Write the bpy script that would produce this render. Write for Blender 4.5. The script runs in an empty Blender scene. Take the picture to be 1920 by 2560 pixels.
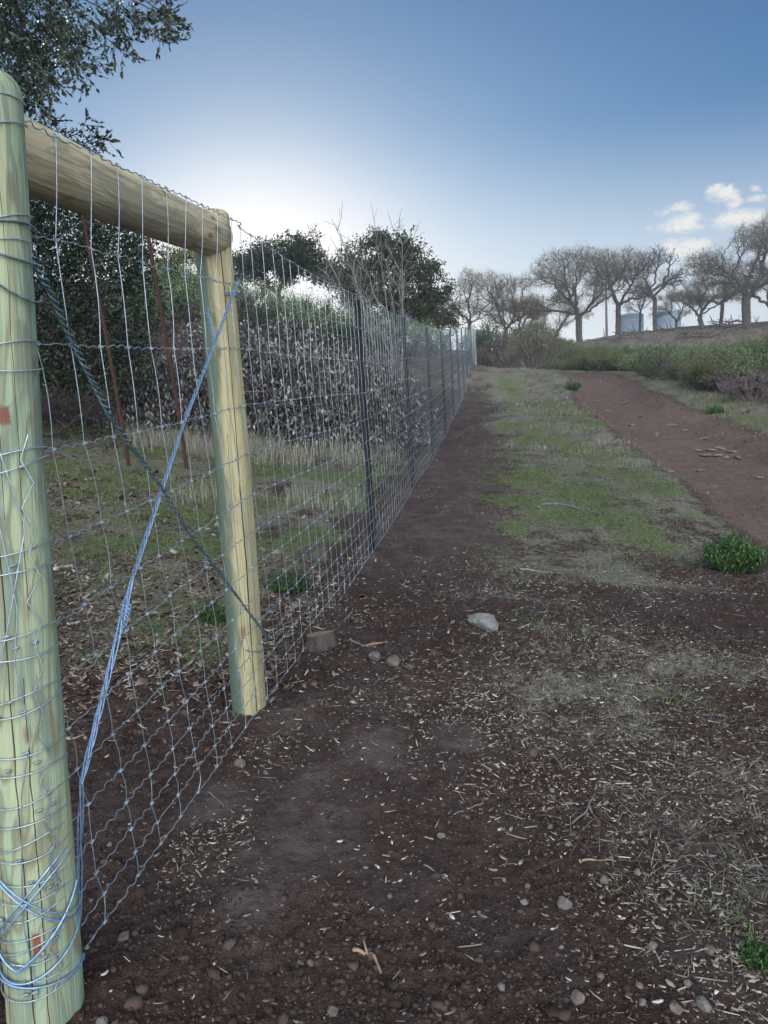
import bpy, math, random
import numpy as np
from mathutils import Vector, Matrix
random.seed(7); RS = np.random.RandomState(11)
S = bpy.context.scene
COL = S.collection
R = math.radians
# ------------------------------------------------------------------ camera, sky, sun, exposure
EYE = 1.40
F_PX = 1923.0
PITCH = math.atan(230 / F_PX); ROLL = 0.053
cam_d = bpy.data.cameras.new('camera'); cam = bpy.data.objects.new('camera', cam_d); COL.objects.link(cam)
cam_d.sensor_fit = 'VERTICAL'; cam_d.sensor_height = 36.0; cam_d.lens = 36.0 * F_PX / 2560
cam_d.clip_start = 0.05; cam_d.clip_end = 3000
CM = Matrix.Rotation(math.pi / 2 - PITCH, 3, 'X') @ Matrix.Rotation(-ROLL, 3, 'Z')
cam.matrix_world = Matrix.Translation((0, 0, EYE)) @ CM.to_4x4()
S.camera = cam
CMN = np.array(CM)

SUN_AZ, SUN_EL = R(-8.0), R(9.0)
W = bpy.data.worlds.new('World'); S.world = W; W.use_nodes = True
wt = W.node_tree; wt.nodes.clear()
def wn(t, **k):
    n = wt.nodes.new(t)
    for a, b in k.items(): setattr(n, a, b)
    return n
sky = wn('ShaderNodeTexSky', sky_type='NISHITA', sun_disc=False, sun_elevation=SUN_EL, sun_rotation=SUN_AZ,
         altitude=200, air_density=1.0, dust_density=0.6, ozone_density=3.0)
hsv = wn('ShaderNodeMix', data_type='RGBA', blend_type='MULTIPLY'); hsv.inputs[0].default_value = 1.0
hsv.inputs[7].default_value = (0.92, 0.98, 1.12, 1)
bg = wn('ShaderNodeBackground'); bg.inputs[1].default_value = 0.13
outw = wn('ShaderNodeOutputWorld')
wt.links.new(sky.outputs[0], hsv.inputs[6])
# thin fair-weather clouds low in the right of the sky, laid out by direction
tc = wn('ShaderNodeTexCoord'); sep = wn('ShaderNodeSeparateXYZ'); wt.links.new(tc.outputs['Generated'], sep.inputs[0])
def m(op, a, b=None, c=None):
    n = wn('ShaderNodeMath', operation=op)
    for i, v in enumerate((a, b, c)):
        if v is None: continue
        if isinstance(v, (int, float)): n.inputs[i].default_value = v
        else: wt.links.new(v, n.inputs[i])
    return n.outputs[0]
def blobmask(x0, z0, sx, sz, amp=1.0):
    gx = m('DIVIDE', sep.outputs[0], sep.outputs[1]); gz = m('DIVIDE', sep.outputs[2], sep.outputs[1])
    a = m('DIVIDE', m('SUBTRACT', gx, x0), sx); b = m('DIVIDE', m('SUBTRACT', gz, z0), sz)
    r2 = m('ADD', m('MULTIPLY', a, a), m('MULTIPLY', b, b))
    return m('MULTIPLY', m('SUBTRACT', 1.0, m('MINIMUM', r2, 1.0)), amp)
CLOUDS = []   # filled below by pixel-free directions (x/y, z/y, half width, half height)
def cdir(px, py):
    v = CMN @ np.array([(px - 960) / F_PX, -(py - 1280) / F_PX, -1.0]); return v[0] / v[1], v[2] / v[1]
for px, py, sx, sy, a in ((1700, 560, 95, 34, 1.1), (1850, 548, 110, 36, 1.05), (1800, 484, 60, 34, 1.0), (1825, 508, 45, 20, .8), (1700, 518, 48, 20, .8),
                          (1655, 534, 34, 14, .75), (1720, 615, 90, 38, 1.1), (1730, 655, 80, 24, .8), (1895, 468, 40, 14, .6), (1910, 500, 60, 20, .5), (1920, 640, 70, 60, .7)):
    x0, z0 = cdir(px, py); CLOUDS.append((x0, z0, sx / F_PX, sy / F_PX, a))
msk = None
for c in CLOUDS:
    b = blobmask(*c); msk = b if msk is None else m('MAXIMUM', msk, b)
front = m('GREATER_THAN', sep.outputs[1], 0.2)
mp = wn('ShaderNodeMapping'); mp.inputs['Scale'].default_value = (30, 30, 58); mp.inputs['Rotation'].default_value = (0, R(-14), 0)
wt.links.new(tc.outputs['Generated'], mp.inputs[0])
nz = wn('ShaderNodeTexNoise'); nz.inputs['Scale'].default_value = 1.0; nz.inputs['Detail'].default_value = 8; nz.inputs['Roughness'].default_value = .62
nz.inputs['Distortion'].default_value = .5
wt.links.new(mp.outputs[0], nz.inputs['Vector'])
cm_ = m('ADD', m('MULTIPLY', msk, .98), m('MULTIPLY', m('SUBTRACT', nz.outputs[0], .62), 2.6))
ramp = wn('ShaderNodeMapRange', interpolation_type='SMOOTHSTEP'); ramp.inputs[1].default_value = 0.0; ramp.inputs[2].default_value = .85
wt.links.new(cm_, ramp.inputs[0])
cf = m('MULTIPLY', m('MULTIPLY', m('MULTIPLY', ramp.outputs[0], front), m('MINIMUM', m('MULTIPLY', m('MAXIMUM', msk, 0.0), 3.0), 1.0)), .92)
mixc = wn('ShaderNodeMix', data_type='RGBA'); wt.links.new(cf, mixc.inputs[0])
spc = wn('ShaderNodeSeparateColor'); wt.links.new(hsv.outputs[2], spc.inputs[0]); cmb = wn('ShaderNodeCombineColor')
for i, (e, k) in enumerate(((1.38, .90), (1.17, .82), (1.0, .755))):
    wt.links.new(m('MINIMUM', 8.6, m('MULTIPLY', m('POWER', m('MULTIPLY', spc.outputs[i], .13), e), k / .13)), cmb.inputs[i])
pale = wn('ShaderNodeMapRange', interpolation_type='SMOOTHSTEP'); pale.inputs[1].default_value = .08; pale.inputs[2].default_value = .34; pale.inputs[3].default_value = .8; pale.inputs[4].default_value = 0
wt.links.new(sep.outputs[2], pale.inputs[0]); mixp = wn('ShaderNodeMix', data_type='RGBA'); wt.links.new(pale.outputs[0], mixp.inputs[0]); mixp.inputs[7].default_value = (6.1, 6.45, 7.0, 1)
wt.links.new(cmb.outputs[0], mixp.inputs[6])
# aureole of the hidden sun in the evening haze
sdir = (math.sin(SUN_AZ) * math.cos(SUN_EL), math.cos(SUN_AZ) * math.cos(SUN_EL), math.sin(SUN_EL))
dt = m('ADD', m('MULTIPLY', sep.outputs[0], sdir[0]), m('ADD', m('MULTIPLY', sep.outputs[1], sdir[1]), m('MULTIPLY', sep.outputs[2], sdir[2])))
gl = m('MULTIPLY', m('POWER', m('MAXIMUM', dt, 0.0), 150.0), .8); mixg = wn('ShaderNodeMix', data_type='RGBA'); wt.links.new(gl, mixg.inputs[0]); mixg.inputs[7].default_value = (8.4, 8.3, 8.1, 1)
wt.links.new(mixp.outputs[2], mixg.inputs[6]); wt.links.new(mixg.outputs[2], mixc.inputs[6]); mixc.inputs[7].default_value = (6.9, 6.8, 6.5, 1)
# unseen bank of bright cloud added behind the photographer to light the foreground
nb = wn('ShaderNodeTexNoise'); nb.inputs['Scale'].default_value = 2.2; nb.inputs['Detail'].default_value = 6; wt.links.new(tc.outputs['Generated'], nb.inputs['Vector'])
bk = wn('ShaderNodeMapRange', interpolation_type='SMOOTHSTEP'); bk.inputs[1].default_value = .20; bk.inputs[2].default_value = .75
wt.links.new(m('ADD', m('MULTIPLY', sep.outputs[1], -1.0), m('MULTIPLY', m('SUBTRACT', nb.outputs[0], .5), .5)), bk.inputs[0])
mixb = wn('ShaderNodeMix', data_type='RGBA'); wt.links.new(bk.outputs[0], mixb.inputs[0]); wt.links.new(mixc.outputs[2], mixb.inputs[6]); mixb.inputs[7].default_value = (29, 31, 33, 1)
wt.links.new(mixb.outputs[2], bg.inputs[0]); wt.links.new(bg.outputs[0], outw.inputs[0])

sd = bpy.data.lights.new('sun', 'SUN'); sd.energy = 3.0; sd.angle = R(.5); sd.color = (1, .9, .76)
so = bpy.data.objects.new('sun', sd); COL.objects.link(so)
SD = Vector((math.sin(SUN_AZ) * math.cos(SUN_EL), math.cos(SUN_AZ) * math.cos(SUN_EL), math.sin(SUN_EL)))
so.rotation_euler = SD.to_track_quat('Z', 'Y').to_euler(); so.location = (0, 40, 40)
S.view_settings.view_transform = 'Standard'; S.view_settings.look = 'None'; S.view_settings.gamma = 1
S.view_settings.exposure = 0.0
S.render.engine = 'CYCLES'
S.cycles.max_bounces = 6; S.cycles.transparent_max_bounces = 8

# ------------------------------------------------------------------ noise and terrain
_P = RS.permutation(4096); _V = RS.rand(4096)
def vnoise(x, y):
    xi = np.floor(x).astype(np.int64); yi = np.floor(y).astype(np.int64); fx = x - xi; fy = y - yi
    fx = fx * fx * (3 - 2 * fx); fy = fy * fy * (3 - 2 * fy)
    h = lambda a, b: _V[_P[(a + _P[b & 4095]) & 4095]]
    return (h(xi, yi) * (1 - fx) + h(xi + 1, yi) * fx) * (1 - fy) + (h(xi, yi + 1) * (1 - fx) + h(xi + 1, yi + 1) * fx) * fy
def fbm(x, y, o=4, g=.5):
    s = 0; a = 1; t = 0
    for i in range(o):
        s = s + a * (vnoise(x * 2 ** i + 17.3 * i, y * 2 ** i - 9.1 * i) - .5); t += a; a *= g
    return s / t * 2
def sstep(a, b, x):
    t = np.clip((x - a) / (b - a), 0, 1); return t * t * (3 - 2 * t)
GD = np.array([-3, 0, 1.71, 3.24, 6.35, 9.37, 12.38, 15.4, 18.4, 21.4, 24.4, 39.4, 46]); GZ = np.array([-1.5, -1.43, -1.346, -1.213, -1.07, -.825, -.62, -.35, -.02, .316, .649, 2.25, 3.0])
fence_x = lambda y: -1.05 + .1557 * y
ctrl = [(fence_x(y), y, z) for y, z in zip(GD, GZ)]
ctrl += [(0, .8, -1.40), (.6, 2.5, -1.35), (1.6, 2.2, -1.42), (2.6, 3.6, -1.46), (1.5, 4.5, -1.25), (2.7, 5.9, -1.36), (5, 3, -1.6), (2, 0, -1.5),
         (2.3, 7, -1.12), (2.9, 10, -.80), (3.3, 15, -.22), (5.2, 28, 1.3), (1.7, 10, -.74), (2.3, 16, -.12),
         (4.3, 7, -1.2), (4.9, 9.7, -.98), (5.5, 13.4, -.62), (5.9, 16, -.28), (6.8, 20, .2), (8.1, 28, 1.1), (9.0, 36, 1.75), (8, 46, 2.6),
         (7.6, 13.4, -.55), (9, 16, -.1), (11, 20, .45), (12, 28, 1.1), (20, 20, .55), (25, 30, 1.15), (20, 45, 1.9), (32, 45, 2.0), (12, 44, 2.1),
         (18, 75, 6.2), (22, 75, 6.8), (30, 75, 7.35), (40, 75, 7.5), (60, 75, 7.8), (20, 100, 4), (50, 100, 5), (35, 140, 2), (10, 60, 4.7), (24, 60, 4.1), (40, 60, 4.3),
         (-2.4, 13, -.13), (-3.3, 10, -.35), (-4.4, 11.5, .0), (-6, 25, 3.5), (-1, 25, 2.1), (-6, 48, 6.9), (1, 45, 4.6), (-15, 25, 5.2), (-15, 48, 9), (-12, 12, 1.2),
         (-5, 5, -.7), (-3, 3, -1.05), (-6, 0, -1.2), (-3, 16.5, .75), (-8, 17, 1.9), (2, 37, 2.9), (-10, 85, 5), (5, 80, 4.5), (-40, 40, 8), (-40, 0, 0), (30, 0, -1.5), (0, -15, -2)]
ctrl = np.array(ctrl, float); CXY = ctrl[:, :2]; CC = 1.2
def _k(a, b): return np.sqrt(((a[:, None, :] - b[None]) ** 2).sum(-1) + CC * CC)
_A = _k(CXY, CXY); n_ = len(ctrl); _B = np.zeros((n_ + 1, n_ + 1)); _B[:n_, :n_] = _A; _B[:n_, n_] = 1; _B[n_, :n_] = 1
_W = np.linalg.solve(_B, np.append(ctrl[:, 2], 0))
ROADC = np.array([(4.6, -6), (4.35, 3), (4.55, 7), (4.95, 9.7), (5.45, 13.4), (5.75, 16), (6.3, 20), (7.85, 28), (8.7, 34), (8.6, 42), (6.5, 52)], float)
ROADW = np.array([1.2, 1.2, 1.22, 1.15, 1.12, 1.08, 1.05, .9, .85, .8, .8])
def road_dist(x, y):     # signed: <0 inside the track
    yy = np.interp(y, ROADC[:, 1], ROADC[:, 0]); w = np.interp(y, ROADC[:, 1], ROADW)
    sl = np.interp(y, ROADC[:, 1], np.gradient(ROADC[:, 0], ROADC[:, 1]))
    return np.abs(x - yy) / np.sqrt(1 + sl * sl) - w + .14 * fbm(x * .9, y * .9, 3), x - yy
def base_h(x, y):
    x = np.asarray(x, float); y = np.asarray(y, float); sh = x.shape; x = x.ravel(); y = y.ravel()
    out = np.empty(len(x))
    for i in range(0, len(x), 60000):
        p = np.stack([x[i:i + 60000], y[i:i + 60000]], 1); out[i:i + 60000] = _k(p, CXY) @ _W[:n_] + _W[n_]
    far = sstep(90, 200, np.sqrt(x ** 2 + (y - 30) ** 2)); out = out * (1 - far) + (-2.0) * far
    rd, side = road_dist(x, y)
    fade = 1 - sstep(29, 35, y)
    out -= .24 * (1 - sstep(-.45, .12, rd)) * fade
    out += .03 * sstep(-.9, -.3, rd) * (1 - sstep(-.3, .0, rd)) * fade
    return (out + EYE).reshape(sh)
def rough_h(x, y):
    rd, _ = road_dist(x, y); rm = np.where(rd < 0, .8, 1.0) * (1 - sstep(20, 60, y) * .5)
    near = 1 - sstep(7, 14, np.abs(y))
    z = .04 * fbm(x * 1.1, y * 1.1, 3) + .020 * fbm(x * 4.0 + 3, y * 4.0, 3)
    c = fbm(x * 14, y * 14, 3); c2 = fbm(x * 38 + 5, y * 38, 2)
    cl = sstep(-.3, .5, fbm(x * .8 + 40, y * .8 + 7, 2))
    z = z + near * (.007 + .016 * cl) * np.maximum(c, -.25) + near * (.004 + .006 * cl) * c2
    z = z + .10 * fbm(x * .25 + 9, y * .25, 2) * sstep(9, 20, y)
    _, sd0 = road_dist(x, y); z = z - (rd < .3) * sstep(5, 6, y) * .05 * (np.exp(-((np.abs(sd0) - .62) / .22) ** 2)) + .02 * fbm(x * 2.2, y * 1.2, 4) * (rd < .3)
    return z * rm
def H(x, y): return base_h(x, y) + rough_h(x, y)
def h1(x, y): return float(H(np.array([x]), np.array([y]))[0])
def ray(px, py): return CMN @ np.array([(px - 960) / F_PX, -(py - 1280) / F_PX, -1.0])
def at(px, py, Y):       # point on the pixel's ray at world depth Y
    v = ray(px, py); t = Y / v[1]; return np.array([v[0] * t, Y, EYE + v[2] * t])
_YS = np.concatenate([np.linspace(.8, 12, 700), np.linspace(12, 90, 900)])
def G(px, py):           # where the ray meets the ground
    v = ray(px, py); x = v[0] / v[1] * _YS; z = EYE + v[2] / v[1] * _YS
    d = z - base_h(x, _YS); i = np.argmax(d < 0)
    return x[i], _YS[i]

# ------------------------------------------------------------------ object helpers
def mesh_obj(name, verts, faces, mat, parent=None, smooth=False, loc=None, mats=None, mi=None):
    """verts Nx3 array, faces: array MxK (all the same K) or list of such arrays"""
    verts = np.asarray(verts, np.float32)
    if loc is not None: verts = verts - np.asarray(loc, np.float32)
    if not isinstance(faces, list): faces = [faces]
    faces = [np.asarray(f, np.int32) for f in faces if len(f)]
    me = bpy.data.meshes.new(name)
    me.vertices.add(len(verts)); me.vertices.foreach_set('co', verts.ravel())
    lt = sum(f.size for f in faces); pc = sum(len(f) for f in faces)
    me.loops.add(lt); me.polygons.add(pc)
    me.loops.foreach_set('vertex_index', np.concatenate([f.ravel() for f in faces]))
    ls = []; c = 0
    for f in faces:
        ls.append(c + np.arange(len(f)) * f.shape[1]); c += f.size
    me.polygons.foreach_set('loop_start', np.concatenate(ls).astype(np.int32))
    if smooth: me.polygons.foreach_set('use_smooth', np.ones(pc, bool))
    if mi is not None: me.polygons.foreach_set('material_index', np.asarray(mi, np.int32))
    me.update(calc_edges=True)
    for mm in (mats or [mat]): me.materials.append(mm)
    o = bpy.data.objects.new(name, me); COL.objects.link(o)
    if parent is not None: o.parent = parent
    if loc is not None: o.location = loc
    return o
def tag(o, label=None, cat=None, group=None, kind=None):
    if label: o['label'] = label
    if cat: o['category'] = cat
    if group: o['group'] = group
    if kind: o['kind'] = kind
    return o
def empty(name, loc, label, cat, group=None):
    o = bpy.data.objects.new(name, None); COL.objects.link(o); o.location = loc; o.empty_display_size = .2
    return tag(o, label, cat, group)
def child(name, V, F, mat, parent, smooth=False, **k):   # world-space verts -> child of an unrotated empty
    V = np.asarray(V, float) - np.array(parent.location)
    return mesh_obj(name, V, F, mat, parent, smooth, **k)
class Geo:
    def __init__(s): s.V = []; s.F = {3: [], 4: []}; s.n = 0
    def add(s, V, F):
        F = np.asarray(F); s.V.append(np.asarray(V, float)); s.F[F.shape[1]].append(F + s.n); s.n += len(V); return s
    def out(s): return np.concatenate(s.V), [np.concatenate(f) for f in (s.F[3], s.F[4]) if f]
def tube(P, r, n=6, cap=True):
    P = np.asarray(P, float); k = len(P); r = np.broadcast_to(np.asarray(r, float), (k,))
    T = np.gradient(P, axis=0); T /= np.linalg.norm(T, axis=1)[:, None] + 1e-9
    u = np.cross(T[0], (0, 0, 1.0))
    if np.linalg.norm(u) < .2: u = np.cross(T[0], (1.0, 0, 0))
    U = np.empty_like(P)
    for i in range(k):
        u = u - T[i] * (u @ T[i]); u /= np.linalg.norm(u) + 1e-9; U[i] = u
    B = np.cross(T, U); a = np.arange(n) * 2 * math.pi / n
    V = P[:, None] + r[:, None, None] * (np.cos(a)[None, :, None] * U[:, None] + np.sin(a)[None, :, None] * B[:, None])
    V = V.reshape(-1, 3); i = np.arange(k - 1)[:, None] * n; j = np.arange(n)[None]; j2 = (j + 1) % n
    F = np.stack([i + j, i + j2, i + n + j2, i + n + j], -1).reshape(-1, 4)
    return V, F
def segs(A, B, ra, rb, n=3):     # many straight tapered prisms at once
    A = np.asarray(A, float); B = np.asarray(B, float); T = B - A; T /= np.linalg.norm(T, axis=1)[:, None] + 1e-9
    ref = np.where(np.abs(T[:, 2:3]) > .9, np.array([[1.0, 0, 0]]), np.array([[0, 0, 1.0]]))
    U = np.cross(T, ref); U /= np.linalg.norm(U, axis=1)[:, None] + 1e-9; W_ = np.cross(T, U)
    a = np.arange(n) * 2 * math.pi / n; C = np.cos(a)[None, :, None] * U[:, None] + np.sin(a)[None, :, None] * W_[:, None]
    ra = np.broadcast_to(ra, (len(A),)); rb = np.broadcast_to(rb, (len(A),))
    V = np.concatenate([A[:, None] + ra[:, None, None] * C, B[:, None] + rb[:, None, None] * C], 1).reshape(-1, 3)
    j = np.arange(n); j2 = (j + 1) % n
    f = np.stack([j, j2, n + j2, n + j], -1); F = (np.arange(len(A))[:, None, None] * 2 * n + f[None]).reshape(-1, 4)
    return V, F
def rand_unit(n, rs=RS):
    v = rs.randn(n, 3); return v / np.linalg.norm(v, axis=1)[:, None]
def leaves(C, L, Wd, up=.3, fold=.25, droop=0.0, rs=RS, dirs=None):
    """leaf blades: a folded rhombus of 2 triangles x2 (4-vertex + tip), centred at C"""
    n = len(C); D = rand_unit(n, rs) if dirs is None else dirs + .5 * rand_unit(n, rs); D[:, 2] -= droop
    D /= np.linalg.norm(D, axis=1)[:, None]
    N = rand_unit(n, rs); N[:, 2] += up; Sd = np.cross(D, N); Sd /= np.linalg.norm(Sd, axis=1)[:, None] + 1e-9; N = np.cross(Sd, D)
    L = (L * rs.uniform(.65, 1.25, n))[:, None]; Wd = (Wd * rs.uniform(.7, 1.2, n))[:, None]
    a = C; b = C + D * L * .45 + Sd * Wd * .5 + N * Wd * fold; c = C + D * L; d = C + D * L * .45 - Sd * Wd * .5 + N * Wd * fold
    V = np.stack([a, b, c, d], 1).reshape(-1, 3); i = np.arange(n)[:, None] * 4
    F = np.concatenate([i + np.array([[0, 1, 2]]), i + np.array([[0, 2, 3]])], 0)
    return V, F

# ------------------------------------------------------------------ materials
class MB:
    def __init__(s, name, rough=.8, metal=0.0, spec=.3):
        s.m = bpy.data.materials.new(name); s.m.use_nodes = True; s.t = s.m.node_tree; s.b = s.t.nodes['Principled BSDF']
        s.b.inputs['Roughness'].default_value = rough; s.b.inputs['Metallic'].default_value = metal; s.b.inputs['Specular IOR Level'].default_value = spec
    def n(s, t, **k):
        q = s.t.nodes.new(t)
        for a, b in k.items(): setattr(q, a, b)
        return q
    def l(s, a, b): s.t.links.new(a, b)
    def math(s, op, a, b=None, clamp=False):
        q = s.n('ShaderNodeMath', operation=op, use_clamp=clamp)
        for i, v in enumerate((a, b)):
            if v is None: continue
            if isinstance(v, (int, float)): q.inputs[i].default_value = v
            else: s.l(v, q.inputs[i])
        return q.outputs[0]
    def noise(s, scale, detail=4, rough=.55, sc3=None, vec=None, dist=0.0, loc=(0, 0, 0)):
        if vec is None: vec = s.n('ShaderNodeTexCoord').outputs['Object']
        mp = s.n('ShaderNodeMapping'); mp.inputs['Location'].default_value = loc
        if sc3: mp.inputs['Scale'].default_value = sc3
        s.l(vec, mp.inputs[0]); q = s.n('ShaderNodeTexNoise'); q.inputs['Scale'].default_value = scale
        q.inputs['Detail'].default_value = detail; q.inputs['Roughness'].default_value = rough; q.inputs['Distortion'].default_value = dist
        s.l(mp.outputs[0], q.inputs['Vector']); return q.outputs[0]
    def ramp(s, fac, stops, interp='LINEAR'):
        q = s.n('ShaderNodeValToRGB'); q.color_ramp.interpolation = interp; e = q.color_ramp.elements
        while len(e) < len(stops): e.new(.5)
        for i, (p, c) in enumerate(stops): e[i].position = p; e[i].color = (*c, 1) if len(c) == 3 else c
        s.l(fac, q.inputs[0]); return q.outputs[0]
    def step(s, v, a, b):
        q = s.n('ShaderNodeMapRange', interpolation_type='SMOOTHSTEP'); q.inputs[1].default_value = a; q.inputs[2].default_value = b
        s.l(v, q.inputs[0]); return q.outputs[0]
    def mix(s, f, a, b, bt='MIX'):
        q = s.n('ShaderNodeMix', data_type='RGBA', blend_type=bt)
        for i, v in ((0, f), (6, a), (7, b)):
            if isinstance(v, (int, float)): q.inputs[i].default_value = v
            elif isinstance(v, tuple): q.inputs[i].default_value = (*v, 1)
            else: s.l(v, q.inputs[i])
        return q.outputs[2]
    def color(s, c):
        if isinstance(c, tuple): s.b.inputs['Base Color'].default_value = (*c, 1)
        else: s.l(c, s.b.inputs['Base Color'])
        return s
    def bump(s, h, dist=.01, strength=1.0):
        q = s.n('ShaderNodeBump'); q.inputs['Distance'].default_value = dist; q.inputs['Strength'].default_value = strength
        s.l(h, q.inputs['Height']); s.l(q.outputs[0], s.b.inputs['Normal']); return s
    def island(s): return s.n('ShaderNodeNewGeometry').outputs['Random Per Island']
def island_mat(name, stops, rough=.7, transl=0.0, spec=.3):
    b = MB(name, rough, spec=spec); c = b.ramp(b.island(), stops); b.color(c)
    if transl:
        tr = b.n('ShaderNodeBsdfTranslucent'); b.l(b.mix(1.0, c, (1.2, 1.3, .7), 'MULTIPLY'), tr.inputs[0])
        mx = b.n('ShaderNodeMixShader'); mx.inputs[0].default_value = transl
        b.l(b.b.outputs[0], mx.inputs[1]); b.l(tr.outputs[0], mx.inputs[2]); b.l(mx.outputs[0], b.t.nodes['Material Output'].inputs[0])
    return b.m
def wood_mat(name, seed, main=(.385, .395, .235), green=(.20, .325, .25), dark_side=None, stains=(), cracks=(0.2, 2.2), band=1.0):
    b = MB(name, .72, spec=.25); tcn = b.n('ShaderNodeTexCoord').outputs['Object']; lo = (seed * 3.1, seed * 1.7, seed * .9)
    grain = b.noise(1, 5, .6, (60, 60, 1.6), tcn, loc=lo); fine = b.noise(1, 3, .6, (190, 190, 5), tcn, loc=lo)
    field = b.noise(1, 2, .45, (9, 9, 1.35), tcn, 0.4, lo)
    rings = b.math('FRACT', b.math('MULTIPLY', field, 9.0)); ring = b.math('ABSOLUTE', b.math('SUBTRACT', rings, .5))
    blot = b.step(b.noise(1, 3, .5, (11, 11, 2.4), tcn, .9, (lo[0] + 5, lo[1], lo[2])), .50, .56)
    c = b.mix(b.step(b.noise(1, 3, .5, (5, 5, .9), tcn, loc=lo), .35, .68), main, green)
    c = b.mix(b.math('MULTIPLY', blot, min(.62, .5 * band)), c, (.12, .165, .145))
    c = b.mix(b.math('MULTIPLY', b.step(ring, .34, .49), .5 * band), c, (.19, .165, .095))
    c = b.mix(b.math('MULTIPLY', b.step(grain, .48, .66), .62), c, (.20, .19, .12))
    c = b.mix(b.math('MULTIPLY', b.step(fine, .5, .75), .25), c, (.60, .60, .42))
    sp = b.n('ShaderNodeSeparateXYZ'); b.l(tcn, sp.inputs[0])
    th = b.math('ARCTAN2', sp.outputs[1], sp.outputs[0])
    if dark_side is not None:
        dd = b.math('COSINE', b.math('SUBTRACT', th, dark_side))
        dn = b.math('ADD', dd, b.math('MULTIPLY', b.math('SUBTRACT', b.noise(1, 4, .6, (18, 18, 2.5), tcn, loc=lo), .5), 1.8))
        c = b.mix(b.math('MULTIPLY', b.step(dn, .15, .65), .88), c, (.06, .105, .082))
    hgt = b.math('ADD', b.math('MULTIPLY', grain, .5), b.math('MULTIPLY', fine, .3))
    wob = b.math('MULTIPLY', b.math('SUBTRACT', b.noise(1, 3, .6, (.2, .2, 2.2), tcn, loc=lo), .5), .35)
    for i, (a, w, z0, z1) in enumerate(cracks if isinstance(cracks[0], tuple) else [(q, .022, -9, 9) for q in cracks]):
        dlt = b.math('ABSOLUTE', b.math('SUBTRACT', b.math('ADD', th, wob), a))
        wz = b.math('MULTIPLY', b.noise(1, 2, .5, (.1, .1, 3.0), tcn, loc=(i * 7.3, seed, 0)), w * 2)
        ck = b.math('LESS_THAN', dlt, wz)
        zz = b.math('MULTIPLY', b.math('GREATER_THAN', sp.outputs[2], z0), b.math('LESS_THAN', sp.outputs[2], z1)); ck = b.math('MULTIPLY', ck, zz)
        c = b.mix(ck, c, (.03, .026, .02)); hgt = b.math('SUBTRACT', hgt, b.math('MULTIPLY', ck, 2.0))
    # knots
    vo = b.n('ShaderNodeTexVoronoi'); vo.inputs['Scale'].default_value = 1.0
    mp = b.n('ShaderNodeMapping'); mp.inputs['Scale'].default_value = (11, 11, 4.2); mp.inputs['Location'].default_value = lo
    b.l(tcn, mp.inputs[0]); b.l(mp.outputs[0], vo.inputs['Vector']); kd = vo.outputs['Distance']
    kn = b.math('SUBTRACT', 1.0, b.step(kd, .07, .16)); c = b.mix(b.math('MULTIPLY', kn, .75), c, (.16, .09, .05))
    for (x, y, z, rx, rz, colr) in stains:
        q = b.math('POWER', b.math('DIVIDE', b.math('SUBTRACT', sp.outputs[2], z), rz), 2.0)
        p = b.math('POWER', b.math('DIVIDE', b.math('SUBTRACT', th, x), rx), 2.0)
        d = b.math('ADD', b.math('MAXIMUM', p, q), b.math('MULTIPLY', b.math('SUBTRACT', b.noise(1, 4, .7, (60, 60, 40), tcn), .5), 2.6))
        c = b.mix(b.math('MULTIPLY', b.math('SUBTRACT', 1.0, b.step(d, .5, 1.1)), .85), c, colr)
    return b.color(c).bump(hgt, .007, 1.0).m
M = {}
M['wood_a'] = wood_mat('treated_pine', 1, cracks=((-1.42, .018, -9, 1.42), (-1.05, .012, -9, .85), (-1.25, .007, 1.2, 9), (-2.2, .012, -9, 9), (-1.75, .008, 1.1, 9), (-.8, .007, 1.0, 1.9)), band=1.45,
                       stains=((-1.15, 0, 1.42, .24, .024, (.17, .05, .03)), (-1.2, 0, .22, .12, .032, (.20, .035, .02))))
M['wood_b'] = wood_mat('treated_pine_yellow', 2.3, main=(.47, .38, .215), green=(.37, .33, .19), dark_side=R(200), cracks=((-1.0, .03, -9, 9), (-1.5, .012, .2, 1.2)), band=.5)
M['wood_rail'] = wood_mat('peeled_pine_rail', 4.1, main=(.54, .46, .31), green=(.46, .43, .29), cracks=((-.5, .004, -9, 9),), band=.8)
M['wood_far'] = wood_mat('treated_pine_far', 5.2, main=(.62, .57, .36), green=(.5, .52, .36), cracks=((-1.0, .02, -9, 9),), band=.4)
b = MB('galvanized_wire', .42, .75); M['wire'] = b.color(b.ramp(b.noise(60, 2), [(.3, (.30, .37, .42)), (.7, (.52, .60, .66))])).m
b = MB('blue_brace_wire', .4, .6); M['wire_blue'] = b.color(b.ramp(b.noise(90, 2), [(.3, (.17, .29, .47)), (.7, (.36, .50, .68))])).m
b = MB('dark_brace_wire', .45, .5); M['wire_dark'] = b.color(b.ramp(b.noise(80, 2), [(.3, (.07, .12, .14)), (.7, (.22, .31, .34))])).m
b = MB('painted_steel_post', .8, .0, .1); M['tpost'] = b.color(b.ramp(b.noise(30, 4), [(.35, (.012, .014, .017)), (.62, (.028, .029, .032)), (.75, (.06, .04, .03))])).m
b = MB('rusty_steel', .9, .1); nn = b.noise(26, 5, .7); M['rust'] = b.color(b.ramp(nn, [(.3, (.020, .014, .013)), (.52, (.05, .024, .018)), (.72, (.15, .05, .025))])).bump(nn, .008).m
b = MB('cut_wood', .8); M['cut'] = b.color(b.ramp(b.noise(40, 4), [(.3, (.17, .11, .075)), (.7, (.36, .25, .165))])).m
b = MB('dark_bark', .9); nn = b.noise(1, 5, .65, (14, 14, 3)); M['bark'] = b.color(b.ramp(nn, [(.3, (.025, .022, .02)), (.7, (.11, .095, .085))])).bump(nn, .03).m
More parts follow.
